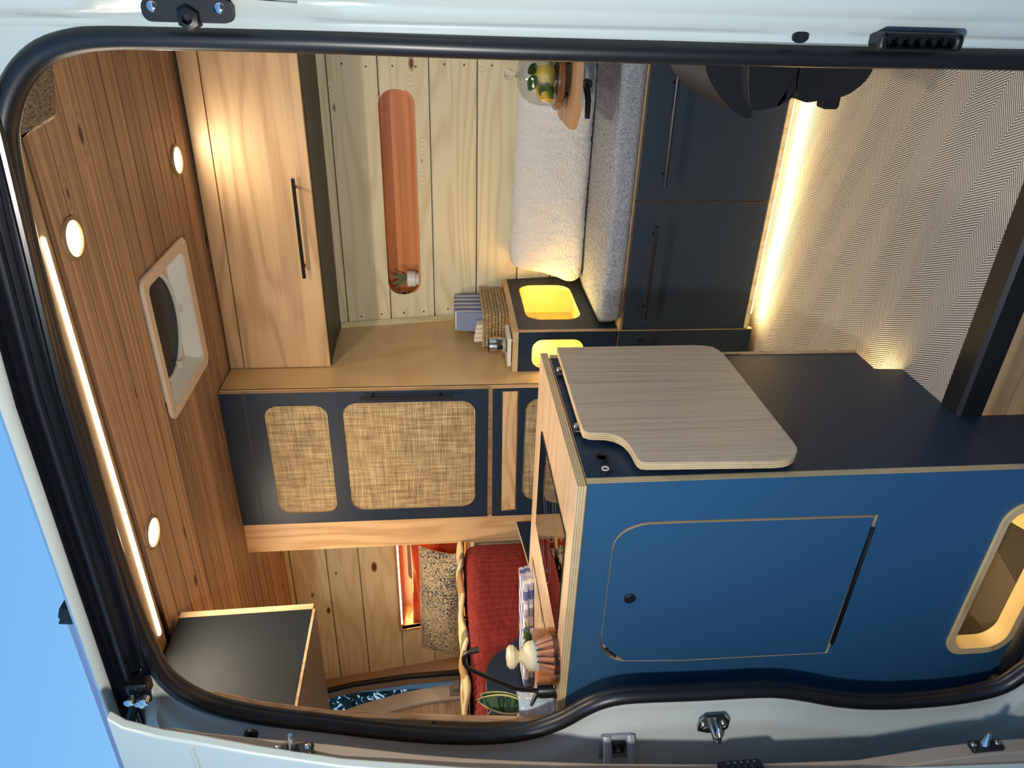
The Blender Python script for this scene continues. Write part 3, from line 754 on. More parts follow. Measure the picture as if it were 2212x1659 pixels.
# the skin is crowned: its top leans inwards
def crown(p): return Vector((p.x, p.y + max(0, p.z - 1.1) ** 2 * .06, p.z))
MB().plate(ez + [(-2.75, -.45), (-2.75, ez[0][1] + .02)], 'Y', DY - .018, DY).map(crown).build('door_skin', white_body, sd, bevel=.004)
inn = [(p.x, p.z) for p in (at(x, y, 'Y', DY + .03) for x, y in ((350, 1588), (432, 1597), (560, 1604), (720, 1612), (900, 1629), (1000, 1636), (1100, 1641), (1300, 1648), (1600, 1650), (1850, 1640), (2020, 1612), (2120, 1600), (2212, 1593), (2400, 1588)))]
MB().plate(inn + [(-2.7, inn[-1][1]), (-2.7, inn[0][1] + .01)], 'Y', DY, DY + .03).map(crown).build('door_lining', tan_trim, sd, bevel=.003)
for zc in (1.585, 1.41):
    xx = min(ez, key=lambda q_: abs(q_[1] - zc))[0]
    MB().tube([(xx - .01 - .0, DY - .0195, zc), (xx - .5, DY - .0195, zc - .02), (-2.7, DY - .0195, zc - .03)], .004, 8).map(crown).build('swage_line', white_body, sd)
def door_face(z):
    q_ = sorted(inn, key=lambda e_: e_[1])
    for a, b in zip(q_[:-1], q_[1:]):
        if a[1] <= z <= b[1]: return a[0] + (b[0] - a[0]) * (z - a[1]) / max(b[1] - a[1], 1e-6)
    return q_[0][0]
def stud(x, y, name):
    c = at(x, y, 'Y', DY + .020); c.x = door_face(c.z) + .002
    b = MB().box(c.x - .006, c.x + .006, DY + .006, DY + .028, c.z - .036, c.z + .030).build(name, black_pl, sd, bevel=.003)
    MB().tube([c + Vector((.004, 0, 0)), c + Vector((.018, .0, 0)), c + Vector((.038, 0, 0))], [.011, .007, .004], 10).build('locating_pin', chrome, b)
    for dz in (-.027, .024):
        MB().ball((c.x + .006, DY + .019, c.z + dz), (.003, .006, .006), 10).build('screw_head', chrome, b)
stud(632, 1618, 'guide_block'); stud(2118, 1620, 'guide_block')
c = at(1602, 1648, 'Y', DY + .02); c.x = door_face(c.z)
lt = MB().plate(rrect(DY + .006, DY + .034, c.z - .045, c.z + .045, .008), 'X', c.x - .006, c.x + .006).build('latch_plate', black_pl, sd, bevel=.003)
for i in range(5):
    MB().tube([(c.x + .004, DY + .022, c.z - .026 + i * .013), (c.x + .018, DY + .022, c.z - .026 + i * .013)], .0028, 8).build('latch_tooth', chrome, lt)

# lower door arm at the foot of the opening
la = MB().tube([at(2120, 1530, 'Y', 1.05), at(2162, 1462, 'Y', 1.05), at(2216, 1358, 'Y', 1.05), at(2280, 1240, 'Y', 1.05)], [(.009, .016)] * 4, 8, flat=(0, 1, 0)).build('lower_door_track', black_pl, van)
MB().ball(at(2150, 1480, 'Y', 1.02), (.03, .02, .02), 12).build('track_bumper', black_pl, van)

# roof rail stub with black bracket above the gutter
a0 = at(143, 1340, 'Y', 1.06); a1 = at(220, 1552, 'Y', 1.06)
rr = thing('awning_rail', 'lavender grey aluminium awning rail ending in a black bracket above roof edge', 'rail', (a0.x, a0.y, a0.z))
dv_ = (a1 - a0)
m = MB(); prof = [(.0, -.02), (.0, .0), (.004, .001), (.004, -.007), (.008, -.007), (.008, .002), (.03, .004), (.03, -.02)]
along(prof, [a0, a0 + dv_ * 1.0, a0 + dv_ * 6]).build('rail', alu, rr, ang=20)
b0 = at(130, 1340, 'Y', 1.055)
MB().plate([(b0.x + .0, b0.z + .0), (b0.x + .012, b0.z - .006), (b0.x + .018, b0.z - .004), (b0.x + .040, b0.z - .012), (b0.x + .032, b0.z - .036), (b0.x - .004, b0.z - .038)], 'Y', 1.045, 1.09).build('bracket', black_pl, rr, bevel=.002)
along([(0, -.05), (0, -.02), (.03, -.02), (.03, -.05)], [a0 + dv_ * .1, a0 + dv_ * .6]).build('foot', black_pl, rr)

# ------------------------------------------------------------------ jamb boards
tr2 = struct('trim_2', (-1.5, 1.06, .9), 'oak lining board on rear door jamb')
jr = P2([(470, 1494), (560, 1515), (700, 1533), (850, 1541), (1000, 1545), (1120, 1547), (1200, 1547)], 'Y', 1.06)
MB().plate(jr + [(-1.62, jr[-1][1]), (-1.62, jr[0][1] + .05), (jr[0][0], jr[0][1] + .05)], 'Y', 1.045, 1.062).build('jamb_board', oak_jamb, tr2, bevel=.002)
for q_ in ((757, 1549), (937, 1560)):
    c = at(q_[0], q_[1], 'Y', 1.045); MB().lathe([(.004, 0), (.004, -.0015)], c, 10, ax='Y').build('screw', screw_m, tr2)
hl = thing('headliner_panel', 'brown fabric wrapped headliner corner of the cab under the ceiling', 'panel', (-.2, 1.45, 1.87))
pts = P2([(14, 292), (36, 304), (60, 290), (86, 274), (110, 260), (117, 248), (115, 220), (112, 180), (107, 120), (95, 60)], 'Z', 1.875)
k = N('brown_woven_felt'); f1 = k.noise(k.obj((420, 60, 60)), 1, 2); f2 = k.noise(k.obj((60, 420, 60)), 1, 2)
ff = k.math('MULTIPLY_ADD', k.math('SUBTRACT', k.math('ADD', f1, f2), 1.0), 2.6, .5)
k.col(k.mix(k.math('MINIMUM', k.math('MAXIMUM', ff, 0.0), 1.0), s2l((92, 74, 60)), s2l((170, 148, 122)))); k.set(Roughness=.95); k.bump(ff, .4, .003)
MB().plate(pts + [(.3, 1.8), (.3, 1.10), (-.16, 1.10)], 'Z', 1.868, 1.918).build('panel', k.m, hl, bevel=.012)

# ------------------------------------------------------------------ kitchen counter
kc = thing('kitchen_counter', 'navy kitchen counter block with plywood edges inside the doorway', 'counter', (-1.35, 1.38, 0))
slotF = P2([(2230, 1072), (2190, 1106), (2168, 1132), (2120, 1230), (2062, 1345), (2051, 1385), (2062, 1406), (2095, 1408), (2150, 1398), (2178, 1376), (2230, 1290)], 'Y', 1.1)
xs0 = min(p[0] for p in slotF)
slotF = rrect(-1.394, -.935, -.178, -.012, [.055, .05, .06, .055], 7)
dpo = P2([(1897, 1112), (1472, 1125), (1400, 1128), (1385, 1130.5), (1370, 1135), (1355, 1141.5), (1343, 1149), (1333, 1159), (1326, 1170), (1321.5, 1184), (1297, 1380), (1297.5, 1391), (1301, 1402), (1308, 1412), (1318, 1420.5), (1330, 1426), (1345, 1428.5), (1472, 1427.5), (1787, 1411)], 'Y', 1.1)
cx = sum(p[0] for p in dpo) / len(dpo); cz = sum(p[1] for p in dpo) / len(dpo)
dpi = [(cx + (x - cx) * .977, cz + (z - cz) * .983) for x, z in dpo]
ia, ib = min(range(len(dpo)), key=lambda q_: (dpo[q_][0] - at(1297.5, 1388, 'Y', 1.1).x) ** 2 + (dpo[q_][1] - at(1297.5, 1388, 'Y', 1.1).z) ** 2), min(range(len(dpo)), key=lambda q_: (dpo[q_][0] - at(1345, 1428.5, 'Y', 1.1).x) ** 2 + (dpo[q_][1] - at(1345, 1428.5, 'Y', 1.1).z) ** 2)
lo_, hi_ = min(ia, ib), max(ia, ib)
dpi = [p_ for q_, p_ in enumerate(dpi) if not (lo_ < q_ < hi_)]          # the door's lower outer corner is cut off
MB().plate([(-1.86, -.235), (-.85, -.235), (-.85, .888), (-1.86, .888)], 'Y', 1.10, 1.118, holes=[dpo, slotF], cap=0, side=1).build('front_panel', [navy, plyY], kc, smooth=False)
ad = MB().plate(dpi, 'Y', 1.098, 1.116, cap=0, side=1).build('access_door', [navy, plyY], kc, smooth=False)
bk = MB().plate([(cx + (x - cx) * 1.06, cz + (z - cz) * 1.05) for x, z in dpo], 'Y', 1.1185, 1.124).build('door_rebate', plyY, kc, smooth=False)
cc = at(1318, 1408, 'Y', 1.112)
cl = MB().box(cc.x - .012, cc.x + .012, 1.106, 1.117, cc.z - .014, cc.z + .012).build('catch_block', black_pl, kc, bevel=.002)
MB().tube([cc + Vector((.012, -.007, .012)), cc + Vector((-.004, -.007, -.004)), cc + Vector((-.010, -.007, -.012))], .003, 8).build('catch_spring', chrome, cl)
lk = at(1360, 1292, 'Y', 1.098)
kb = MB().lathe([(.0125, 0), (.0125, -.003), (.010, -.0045), (.0095, -.0025), (.005, -.0025), (.005, -.004)], lk, 20, ax='Y').build('push_lock', black_pl, ad)
h0 = at(1893, 1118, 'Y', 1.097); h1 = at(1792, 1404, 'Y', 1.097)
MB().tube([h0 + Vector((-.028, 0, 0)), h1 + Vector((.022, 0, 0))], .0045, 8).build('door_hinge', black, ad)
# slot frame and lit locker behind it
sf = MB().plate(rrect(-1.394, -.935, -.178, -.012, [.055, .05, .06, .055], 7), 'Y', 1.094, 1.135, holes=[rrect(-1.374, -.955, -.160, -.028, [.042, .036, .046, .042], 7)], cap=0, side=1).build('slot_frame', [oak['X'], birch], kc, bevel=.001)
sf['label'] = 'oak frame of the oblong floor level slot'
MB().box(-1.45, -.88, 1.135, 1.30, -.235, -.222).build('locker_floor', rubber_step, kc, smooth=False)
MB().box(-1.45, -.88, 1.46, 1.47, -.235, .08).build('locker_back', felt, kc, smooth=False)
for i in range(26):
    MB().box(-1.44 + i * .006, -1.4375 + i * .006, 1.14, 1.455, -.222, -.2185).map(lambda p: Vector((p.x + .16 + (p.y - 1.14) * .35, p.y, p.z))).build('tread_rib', rubber_step, kc, smooth=False)
MB().plate(ellipse(-1.04, 1.30, .10, .15, 24), 'Z', -.221, -.214).build('locker_mat', birch, kc)
lamp('locker_light', 'AREA', (-1.2, 1.30, .03), 1.6, (1, .72, .36), .5, .2, parent=kc)
# end panel with flap, its toe notch as in the photo
endp = [(1.118, .888), (1.622, .888), (1.622, .075), (1.53, .073), (1.527, 0.004), (1.300, .004), (1.300, -.235), (1.118, -.235)]
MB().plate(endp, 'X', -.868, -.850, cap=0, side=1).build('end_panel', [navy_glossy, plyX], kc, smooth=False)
MB().box(-.868, -.8475, 1.62, 1.632, .30, .888).build('edge_batten', oak['Z'], kc, smooth=False)
MB().box(-.868, -.8460, 1.62, 1.630, .075, .30).build('edge_batten', oak['Z'], kc, smooth=False)
MB().box(-1.86, -.868, 1.605, 1.62, .075, .888).build('aisle_face', navy, kc, smooth=False)
MB().box(-1.86, -.868, 1.527, 1.54, .0, .075).build('toe_board', black_lam, kc, smooth=False)
MB().plate([(-1.87, 1.095), (-.852, 1.095), (-.852, 1.652), (-1.87, 1.652)], 'Z', .890, .909, cap=0, side=1).build('worktop', [oak_top, plyZ], kc, bevel=.0008)
b_ = MB().box(-1.8, -.90, 1.548, 1.560, .060, .066).build('toe_led', led_floor, kc, smooth=False)
lamp('toe_light', 'AREA', (-1.1, 1.575, .062), 2.6, (1, .70, .30), .42, .02, parent=kc)
# sockets on the end panel
so = at(1300, 990, 'X', -.85)
MB().lathe([(.0135, 0), (.0135, .004), (.0105, .004), (.0095, -.004)], so, 20, ax='X').build('power_socket', black_pl, kc)
sw = at(1307, 1017, 'X', -.85)
sb = MB().lathe([(.0125, 0), (.0125, .004), (.011, .005)], sw, 20, ax='X').build('push_switch', black_pl, kc)
MB().plate(ellipse(sw.y, sw.z, .0075, .0075, 24), 'X', -.8455, -.8435, holes=[ellipse(sw.y, sw.z, .0048, .0048, 24)]).build('switch_ring', line_white, sb)
# sink cover cut into the worktop: dark slot lines
m = MB()
def groove(a, b, w=.0018):
    a = at(*a, 'Z', .9092); b = at(*b, 'Z', .9092); d = (b - a).normalized().cross(Vector((0, 0, 1))) * w
    m.add([a - d, a + d, b + d, b - d, a - d + Vector((0, 0, .0006)), a + d + Vector((0, 0, .0006)), b + d + Vector((0, 0, .0006)), b - d + Vector((0, 0, .0006))], [(0, 1, 2, 3), (7, 6, 5, 4), (0, 4, 5, 1), (1, 5, 6, 2), (2, 6, 7, 3), (3, 7, 4, 0)])
groove((1150.5, 1206), (1178, 1362), .0045); groove((1150.5, 1206), (1151.5, 1262), .001); groove((1167, 1300), (1171, 1345), .003)
m.build('sink_cover_gap', black_pl, kc, smooth=False)

fl = thing('folding_table', 'oak flap table hanging folded down on the counter end', 'table', (-.83, 1.35, .45))
fpo = P2([(1203, 750), (1255, 918), (1260, 930), (1275, 935), (1308.7, 936), (1325, 939), (1338.8, 944.4), (1349, 951), (1358.9, 961), (1366, 972), (1372.3, 984.6), (1378, 993), (1385.7, 998), (1400, 999.5), (1672, 996), (1695, 994), (1706, 991), (1717, 984), (1723, 974), (1721, 964), (1715, 955), (1580, 785), (1566, 767), (1553, 756), (1539, 749), (1522, 746), (1495, 745)], 'X', -.82)
MB().plate(fpo, 'X', -.838, -.82, cap=0, side=1).build('tabletop', [oak_grey, plyX], fl, bevel=.0012)
for y_ in (1.535, 1.285):
    hh = MB().box(-.850, -.838, y_ - .018, y_ + .018, .845, .886).build('flap_hinge', black, fl, bevel=.003)
    MB().lathe([(.006, 0), (.006, .006), (.003, .008)], (-.838, y_ - .004, .880), 12, ax='X').build('hinge_screw', chrome, hh)

ck_ = thing('cooktop', 'black glass induction cooktop set in the worktop', 'cooktop', (-1.18, 1.36, .909))
ctp = P2([(1170.5, 930.5), (1158.5, 1131), (1203, 1370), (1221.5, 1156)], 'Z', .9105)
MB().plate(rounded(ctp, .004), 'Z', .9092, .9125).build('glass_plate', cook_glass, ck_, bevel=.0008)
for (u, v, r_) in ((-1.10, 1.36, .095), (-1.26, 1.36, .075)):
    for f_ in (1.0, .62):
        MB().plate(ellipse(u, v, r_ * f_, r_ * f_, 48), 'Z', .9124, .9128, holes=[ellipse(u, v, r_ * f_ - .0008, r_ * f_ - .0008, 48)]).build('zone_ring', line_grey, ck_, smooth=False)
for i in range(5): MB().box(-1.06 - i * .02, -1.07 - i * .02, 1.185, 1.188, .9124, .9128).build('control_mark', line_grey, ck_, smooth=False)

# ------------------------------------------------------------------ things on the worktop
fc = at(1200, 1490, 'Z', .909); fx, fy = fc.x, fc.y
fa = thing('kitchen_faucet', 'matt black faucet with bent swing spout on worktop', 'faucet', (fx, fy, .909))
MB().lathe([(.020, 0), (.020, .004), (.0175, .006), (.0175, .034), (.016, .042), (.010, .043)], (fx, fy, .909), 20).build('body', black, fa)
Yf = fy
spts = [(1172, 1492), (1150, 1491), (1128, 1490), (1108, 1486), (1080, 1474), (1050, 1461), (1025, 1450), (1010, 1442), (1003, 1432), (1002, 1421), (1008, 1412), (1018, 1407), (1030, 1404)]
sp_ = [at(x, y, 'Y', Yf) for x, y in spts]
MB().tube(sp_, .0052, 10).build('spout', black, fa)
MB().tube([at(1021, 1406.5, 'Y', Yf), at(1034, 1402.5, 'Y', Yf)], .0068, 10).build('nozzle', black, fa)
MB().tube([at(1163, 1496, 'Y', Yf - .006), at(1155, 1508, 'Y', Yf - .018), at(1147, 1525, 'Y', Yf - .030)], [.006, .005, .0035], 8).build('lever', black, fa)

pc = at(1197, 1523, 'Z', .909); px_, py_ = pc.x, pc.y
sn_ = thing('snake_plant', 'small snake plant in pale dotted pot beside black faucet', 'plant', (px_, py_, .909))
MB().lathe([(.026, 0), (.030, .004), (.031, .010), (.0262, .012), (.030, .022), (.034, .045), (.036, .080), (.0365, .088), (.0345, .088), (.033, .078), (.0, .078)], (px_, py_, .909), 28).build('pot', dot_pot, sn_)
MB().lathe([(.033, 0), (.0, .002)], (px_, py_, .985), 20).build('soil', soil, sn_)
def blade(base, tip, w, nrm, n=10, curl=0.0):
    base = Vector(base); tip = Vector(tip); ax_ = tip - base; nrm = Vector(nrm).normalized(); side = ax_.cross(nrm).normalized()
    def P_(t, s_): 
        ww = w * math.sin(PI * (.18 + .82 * t)) ** .8 if t < 1 else 0
        return base + ax_ * t + nrm * curl * math.sin(PI * t) + side * ww * s_ + nrm * abs(s_) * ww * .25
    return P_
def leafpart(parent, base, tip, w, nrm, m1, name='leaf', margin=None, curl=0.0, thick=.0012):
    P_ = blade(base, tip, w, nrm, curl=curl)
    in_ = .84 if margin else 1.0
    o = MB().grid(lambda u, v: P_(u, (v * 2 - 1) * in_), 12, 6).build(name, m1, parent, solid=thick)
    if margin:
        for s_ in (-1, 1):
            MB().grid(lambda u, v: P_(u, s_ * (in_ + (1.04 - in_) * v)), 12, 1).build('leaf_margin', margin, o, solid=thick * 1.2)
    return o
lb = Vector((px_, py_, .985)); view = Vector((.75, -.6, .1))
leafpart(sn_, lb, at(1030, 1512, 'Y', py_), .021, view, snake_m, margin=leaf_edge)
leafpart(sn_, lb + Vector((-.004, .012, 0)), at(1036, 1500, 'Y', py_ + .014), .017, view, snake_m, margin=leaf_edge, curl=-.004)
tp = [at(1072, 1531, 'Y', py_ - .01), at(1060, 1536, 'Y', py_ - .015), at(1053, 1545, 'Y', py_ - .02), at(1049, 1560, 'Y', py_ - .03)]
MB().tube([lb + Vector((-.015, -.006, 0))] + tp, [.001, .001, .0009, .0007, .0004], 5).build('curled_shoot', leaf_edge, sn_)

bc = at(1202, 1415, 'Z', .909); bx, by = bc.x, bc.y
gl_ = thing('glass_bowl', 'low amber glass holder with dish brush on the worktop', 'bowl', (bx, by, .909))
MB().lathe([(.0, 0), (.050, 0), (.062, .004), (.063, .010), (.0625, .050), (.060, .050), (.0605, .012), (.048, .007), (.0, .006)], (bx, by, .909), 36, sx=.98).build('glass_wall', amber_glass, gl_)
MB().lathe([(.064, 0), (.0645, .004), (.064, .012), (.0605, .012), (.0605, .002)], (bx, by, .910), 36).build('foot_ring', amber_glass, gl_)
br = thing('dish_brush', 'round wooden dish brush standing in amber glass bowl', 'brush', (bx, by, .916))
MB().lathe([(.0, .052), (.030, .052), (.033, .056), (.0335, .064), (.029, .072), (.017, .080), (.0125, .086), (.0135, .090), (.020, .094), (.0265, .101), (.0265, .109), (.020, .116), (.0, .1185)], (bx + .002, by, .909), 28).build('brush_head', brush_wood, br)
MB().lathe([(.0335, .050), (.0345, .052), (.0345, .057), (.0335, .058)], (bx + .002, by, .909), 28).build('collar', mat('mint_collar', (190, 206, 190), .5), br)
m = MB(); rnd = random.Random(4)
for i in range(13):
    a = i / 13 * 6.283
    for rr_ in (.012, .026):
        p0 = Vector((bx + .002 + rr_ * math.cos(a), by + rr_ * math.sin(a), .959)); p1 = Vector((bx + .002 + rr_ * 1.55 * math.cos(a), by + rr_ * 1.55 * math.sin(a), .919))
        m.tube([p0, p1], [.0042, .0050], 6)
m.build('bristles', bristle_m, br)['kind'] = 'stuff'

su = thing('succulent', 'small green succulent behind the dish brush', 'plant', (bx + .055, by + .17, .909))
sc_ = Vector((bx + .055, by + .17, .909)); t_ = at(1128, 1378, 'Y', sc_.y); sc_.x = t_.x; su.location = sc_; WL[su] = sc_.copy()
MB().lathe([(.018, 0), (.024, .03), (.024, .034), (.0, .034)], sc_, 18).build('pot', white_pot, su)
for i in range(9):
    a = i * 2.4; tl = .030 + .008 * (i % 3); el = .35 + .15 * (i % 4)
    b0_ = sc_ + Vector((0, 0, .034)); d_ = Vector((math.cos(a) * math.cos(el), math.sin(a) * math.cos(el), math.sin(el)))
    leafpart(su, b0_, b0_ + d_ * tl, .009, Vector((0, 0, 1)) if abs(d_.z) < .9 else Vector((1, 0, 0)), succ_m, thick=.003)

# folded gingham towels
def towel(x0, x1, y0, y1, z0, layers, th, label, m1, rot=0.0, name='folded_towel', cat='towel', group=None):
    t = thing(name, label, cat, ((x0 + x1) / 2, (y0 + y1) / 2, z0), group)
    for i in range(layers):
        j = random.uniform(-.006, .006)
        prof = rrect(y0 + j, y1 + j * .5, z0 + i * th, z0 + (i + 1) * th - .0006, th * .48, 4)
        mm = MB().plate(prof, 'X', x0 + abs(j), x1 - abs(j))
        cx_, cy_ = (x0 + x1) / 2, (y0 + y1) / 2
        mm.map(lambda p: Vector((cx_ + (p.x - cx_) * math.cos(rot) - (p.y - cy_) * math.sin(rot), cy_ + (p.x - cx_) * math.sin(rot) + (p.y - cy_) * math.cos(rot), p.z)))
        mm.build('fold', m1, t)
    return t
towel(-1.87, -1.545, 1.47, 1.60, .909, 2, .016, 'folded blue and white gingham towel at the back of the worktop', gingham, .38)

# curved dark panel that closes the bed end
bp = thing('bed_end_panel', 'dark S-curved panel with pale edge between worktop and bed', 'panel', (-1.88, 1.8, .3))
prof = [(2.20, .20), (2.20, .884), (2.06, .870), (1.923, .858), (1.82, .862), (1.73, .885), (1.665, .915), (1.626, .940), (1.600, .972), (1.585, .996), (1.565, 1.018), (1.534, 1.037), (1.50, 1.045), (1.467, 1.047), (1.373, 1.049), (1.12, 1.050), (1.12, .20)]
MB().plate(prof, 'X', -1.89, -1.872, cap=0, side=1).build('panel', [navy_glossy, plyX], bp, smooth=False)

# ------------------------------------------------------------------ tall cabinet with cane doors
XR, XL, YT = -1.276, -1.852, 2.215
tcab = thing('tall_cabinet', 'tall navy cabinet with woven cane door panels', 'cabinet', (-1.56, 2.5, 0))
MB().plate([(2.235, .0), (YW(0) , .0), (YW(1.915), 1.915), (2.235, 1.915)], 'X', XR - .018, XR, cap=0, side=1).build('side_panel', [maple, plyX], tcab, smooth=False)['label'] = 'smooth maple side facing the bench'
MB().box(XL, XR - .018, 2.24, 2.26, .0, 1.915).build('inner_carcass', black_lam, tcab, smooth=False)
MB().box(XL - .002, XR, 2.2345, 2.24, 0, 1.917).build('face_edging', oak['Z'], tcab, smooth=False)
def shift(poly, dx=0, dz=0): return [(x + dx, z + dz) for x, z in poly]
MB().plate([(XL, 1.842), (XR - .003, 1.837), (XR - .003, 1.915), (XL, 1.917)], 'Y', YT, 2.2345, cap=0, side=1).build('top_rail', [navy_glossy, plyY], tcab, smooth=False)
h1_ = rrect(-1.802, -1.333, 1.562, 1.775, .042); h2_ = rrect(-1.797, -1.327, 1.045, 1.510, .05)
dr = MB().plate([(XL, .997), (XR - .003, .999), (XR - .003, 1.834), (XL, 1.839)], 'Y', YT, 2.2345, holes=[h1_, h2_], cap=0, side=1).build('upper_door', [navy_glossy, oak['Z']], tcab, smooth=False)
for hole in ((-1.802, -1.333, 1.562, 1.775), (-1.797, -1.327, 1.045, 1.510)):
    MB().plate(rrect(hole[0] - .004, hole[1] + .004, hole[2] - .004, hole[3] + .004, .05), 'Y', YT + .004, YT + .008).build('cane_panel', cane, dr)
def bar_handle(p0, p1, off, parent, r=.006, name='handle', inset=.14):
    p0 = Vector(p0); p1 = Vector(p1); off = Vector(off)
    h = MB().tube([p0 + off, p1 + off], r, 10).build(name, black, parent)
    for t in (inset, 1 - inset):
        q_ = p0.lerp(p1, t)
        MB().tube([q_, q_ + off], r * .75, 8).build('post', black, h)
    return h
bar_handle((-1.296, YT, 1.122), (-1.292, YT, 1.444), (0, -.028, 0), dr)
h3_ = rrect(-1.776, -1.324, .45, .866, .05)
bar_ = [(-1.824, .886), (-1.290, .893), (-1.290, .951), (-1.828, .944)]
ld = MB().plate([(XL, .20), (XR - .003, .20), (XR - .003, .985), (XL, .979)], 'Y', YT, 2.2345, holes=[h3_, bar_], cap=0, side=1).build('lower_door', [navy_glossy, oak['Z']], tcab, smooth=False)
MB().plate([(-1.820, .889), (-1.294, .896), (-1.294, .948), (-1.824, .941)], 'Y', YT + .001, 2.23).build('drawer_pull_rail', oak['X'], ld, bevel=.001)
MB().plate(rrect(-1.782, -1.318, .444, .872, .05), 'Y', YT + .004, YT + .008).build('cane_panel', cane, ld)
MB().box(XL, XR - .018, 2.25, 2.27, .05, .20).build('plinth', black_lam, tcab, smooth=False)
# oak upright beside the cabinet
ou = thing('oak_upright', 'plain oak upright board left of the cane cabinet', 'panel', (-1.91, 2.25, 0))
MB().plate([(-1.972, .0), (XL, .0), (XL, 1.917), (-1.986, 1.919)], 'Y', 2.2145, 2.233, cap=0, side=1).build('board', [oak['Z'], plyY], ou, smooth=False)
MB().box(-1.975, -1.958, 2.233, 2.80, .0, 1.90).build('return_board', oak['Z'], ou, smooth=False)

# ------------------------------------------------------------------ overhead cabinet over the bench
oc = thing('overhead_cabinet', 'oak fronted overhead cabinet above the bench', 'cabinet', (-.5, 2.55, 1.56))
MB().plate([(-1.276, 1.560), (.5, 1.566), (.5, 1.918), (-1.276, 1.918)], 'Y', 2.41, 2.42).build('carcass_front', black_lam, oc, smooth=False)
MB().plate([(2.41, 1.575), (2.41, 1.563), (YW(1.56), 1.563), (YW(1.56), 1.575)], 'X', -1.276, .5).build('underside', black_lam, oc, smooth=False)['label'] = 'dark underside'
MB().plate([(-1.274, 1.868), (.5, 1.838), (.5, 1.905), (-1.274, 1.914)], 'Y', 2.392, 2.41).build('fascia', oak['X'], oc, bevel=.001)
od = MB().plate([(-1.273, 1.563), (.5, 1.566), (.5, 1.833), (-1.273, 1.864)], 'Y', 2.388, 2.41, cap=0, side=1).build('lift_door', [oak['X'], plyY], oc, bevel=.001)
bar_handle((-.588, 2.388, 1.612), (-.917, 2.388, 1.612), (0, -.035, 0), od, inset=.10)

# ------------------------------------------------------------------ bench with two drawers
YD = 2.33
bn = thing('storage_bench', 'dark storage bench with two wide drawers along the far wall', 'bench', (-.6, 2.6, 0))
MB().box(-1.114, .5, YD + .024, 2.86, .064, .515).build('carcass', black_lam, bn, smooth=False)
MB().plate([(-1.116, YD + .004), (.5, YD + .004), (.5, 2.85), (-1.116, 2.85)], 'Z', .519, .5255, cap=0, side=1).build('bench_top', [birch, plyZ], bn, smooth=False)
MB().box(-1.112, .5, YD, YD + .05, .046, .062).build('base_rail', pine_z, bn, smooth=False)
MB().box(-1.10, .5, 2.42, 2.44, .0, .06).build('toe_board', pine_z, bn, smooth=False)
d1 = MB().plate([(-.647, .066), (.5, .066), (.5, .516), (-.647, .516)], 'Y', YD, YD + .02, cap=0, side=1).build('drawer', [dark_lam, oak['X']], bn, smooth=False)
d2 = MB().plate([(-1.114, .066), (-.652, .066), (-.652, .516), (-1.114, .516)], 'Y', YD, YD + .02, cap=0, side=1).build('drawer', [dark_lam, oak['X']], bn, smooth=False)
bar_handle((-.25, YD, .441), (-.592, YD, .437), (0, -.032, 0), d1, inset=.10)
bar_handle((-.725, YD, .444), (-1.056, YD, .446), (0, -.032, 0), d2, inset=.10)
ls = MB().box(-1.07, .5, YD + .030, YD + .055, .030, .044).build('led_strip', led_floor, bn, smooth=False)
lamp('bench_floor_light', 'AREA', (-.35, YD + .03, .040), 14.0, (1, .72, .34), 1.45, .03, rot=(math.radians(-25), 0, 0), parent=bn)
bx_ = thing('corner_unit', 'dark corner bedside unit with glowing rounded cut-outs', 'cabinet', (-1.2, 2.6, 0))
MB().plate([(YD + .018, .03), (2.86, .03), (2.86, .885), (YD + .018, .885)], 'X', -1.134, -1.116, holes=[rrect(2.432, 2.766, .640, .846, .055)], cap=0, side=1).build('side_panel', [dark_lam, birch], bx_, smooth=False)
MB().plate([(-1.276, .532), (-1.116, .532), (-1.116, .886), (-1.276, .886)], 'Y', YD, YD + .018, holes=[rrect(-1.262, -1.149, .650, .836, .038)], cap=0, side=1).build('front_panel', [navy_glossy, birch], bx_, smooth=False)
MB().box(-1.1175, -1.1150, YD - .001, YD + .016, .03, .886).build('corner_edge', oak['Z'], bx_, smooth=False)
MB().plate([(-1.276, YD - .003), (-1.1155, YD - .003), (-1.1155, 2.845), (-1.276, 2.845)], 'Z', .886, .906, cap=0, side=1).build('top_slab', [oak_flapY, plyZ], bx_, bevel=.001)
ldw = MB().plate([(-1.276, .03), (-1.119, .03), (-1.119, .526), (-1.276, .526)], 'Y', YD, YD + .018, cap=0, side=1).build('lower_door', [dark_lam, oak['X']], bx_, smooth=False)
bar_handle((-1.142, YD, .446), (-1.25, YD, .446), (0, -.032, 0), ldw, inset=.15)
MB().box(-1.264, -1.258, YD + .018, 2.83, .60, .886).build('lining', birch, bx_, smooth=False)
MB().box(-1.264, -1.134, 2.815, 2.825, .60, .886).build('lining', birch, bx_, smooth=False)
MB().box(-1.264, -1.134, YD + .018, 2.83, .60, .612).build('shelf', birch, bx_, smooth=False)
ou_ = MB().plate(rrect(2.66, 2.755, .765, .846, .006), 'X', -1.258, -1.254).build('outlet_plate', mat('outlet_grey', (150, 136, 116), .5), bx_, bevel=.001)
so_ = MB().plate(rrect(2.685, 2.73, .785, .84, .004), 'X', -1.254, -1.2525).build('socket_face', mat('outlet_face', (176, 158, 130), .5), ou_)
m = MB()
for zz_ in (.797, .825):
    for yy_ in (2.700, 2.714): m.box(-1.2527, -1.2518, yy_, yy_ + .003, zz_, zz_ + .009)
    m.box(-1.2527, -1.2518, 2.707, 2.710, zz_ - .006, zz_ - .002)
m.build('socket_slot', black_pl, so_)
MB().box(-1.25, -1.14, YD + .022, YD + .030, .616, .626).build('led_strip', led_box, bx_, smooth=False)
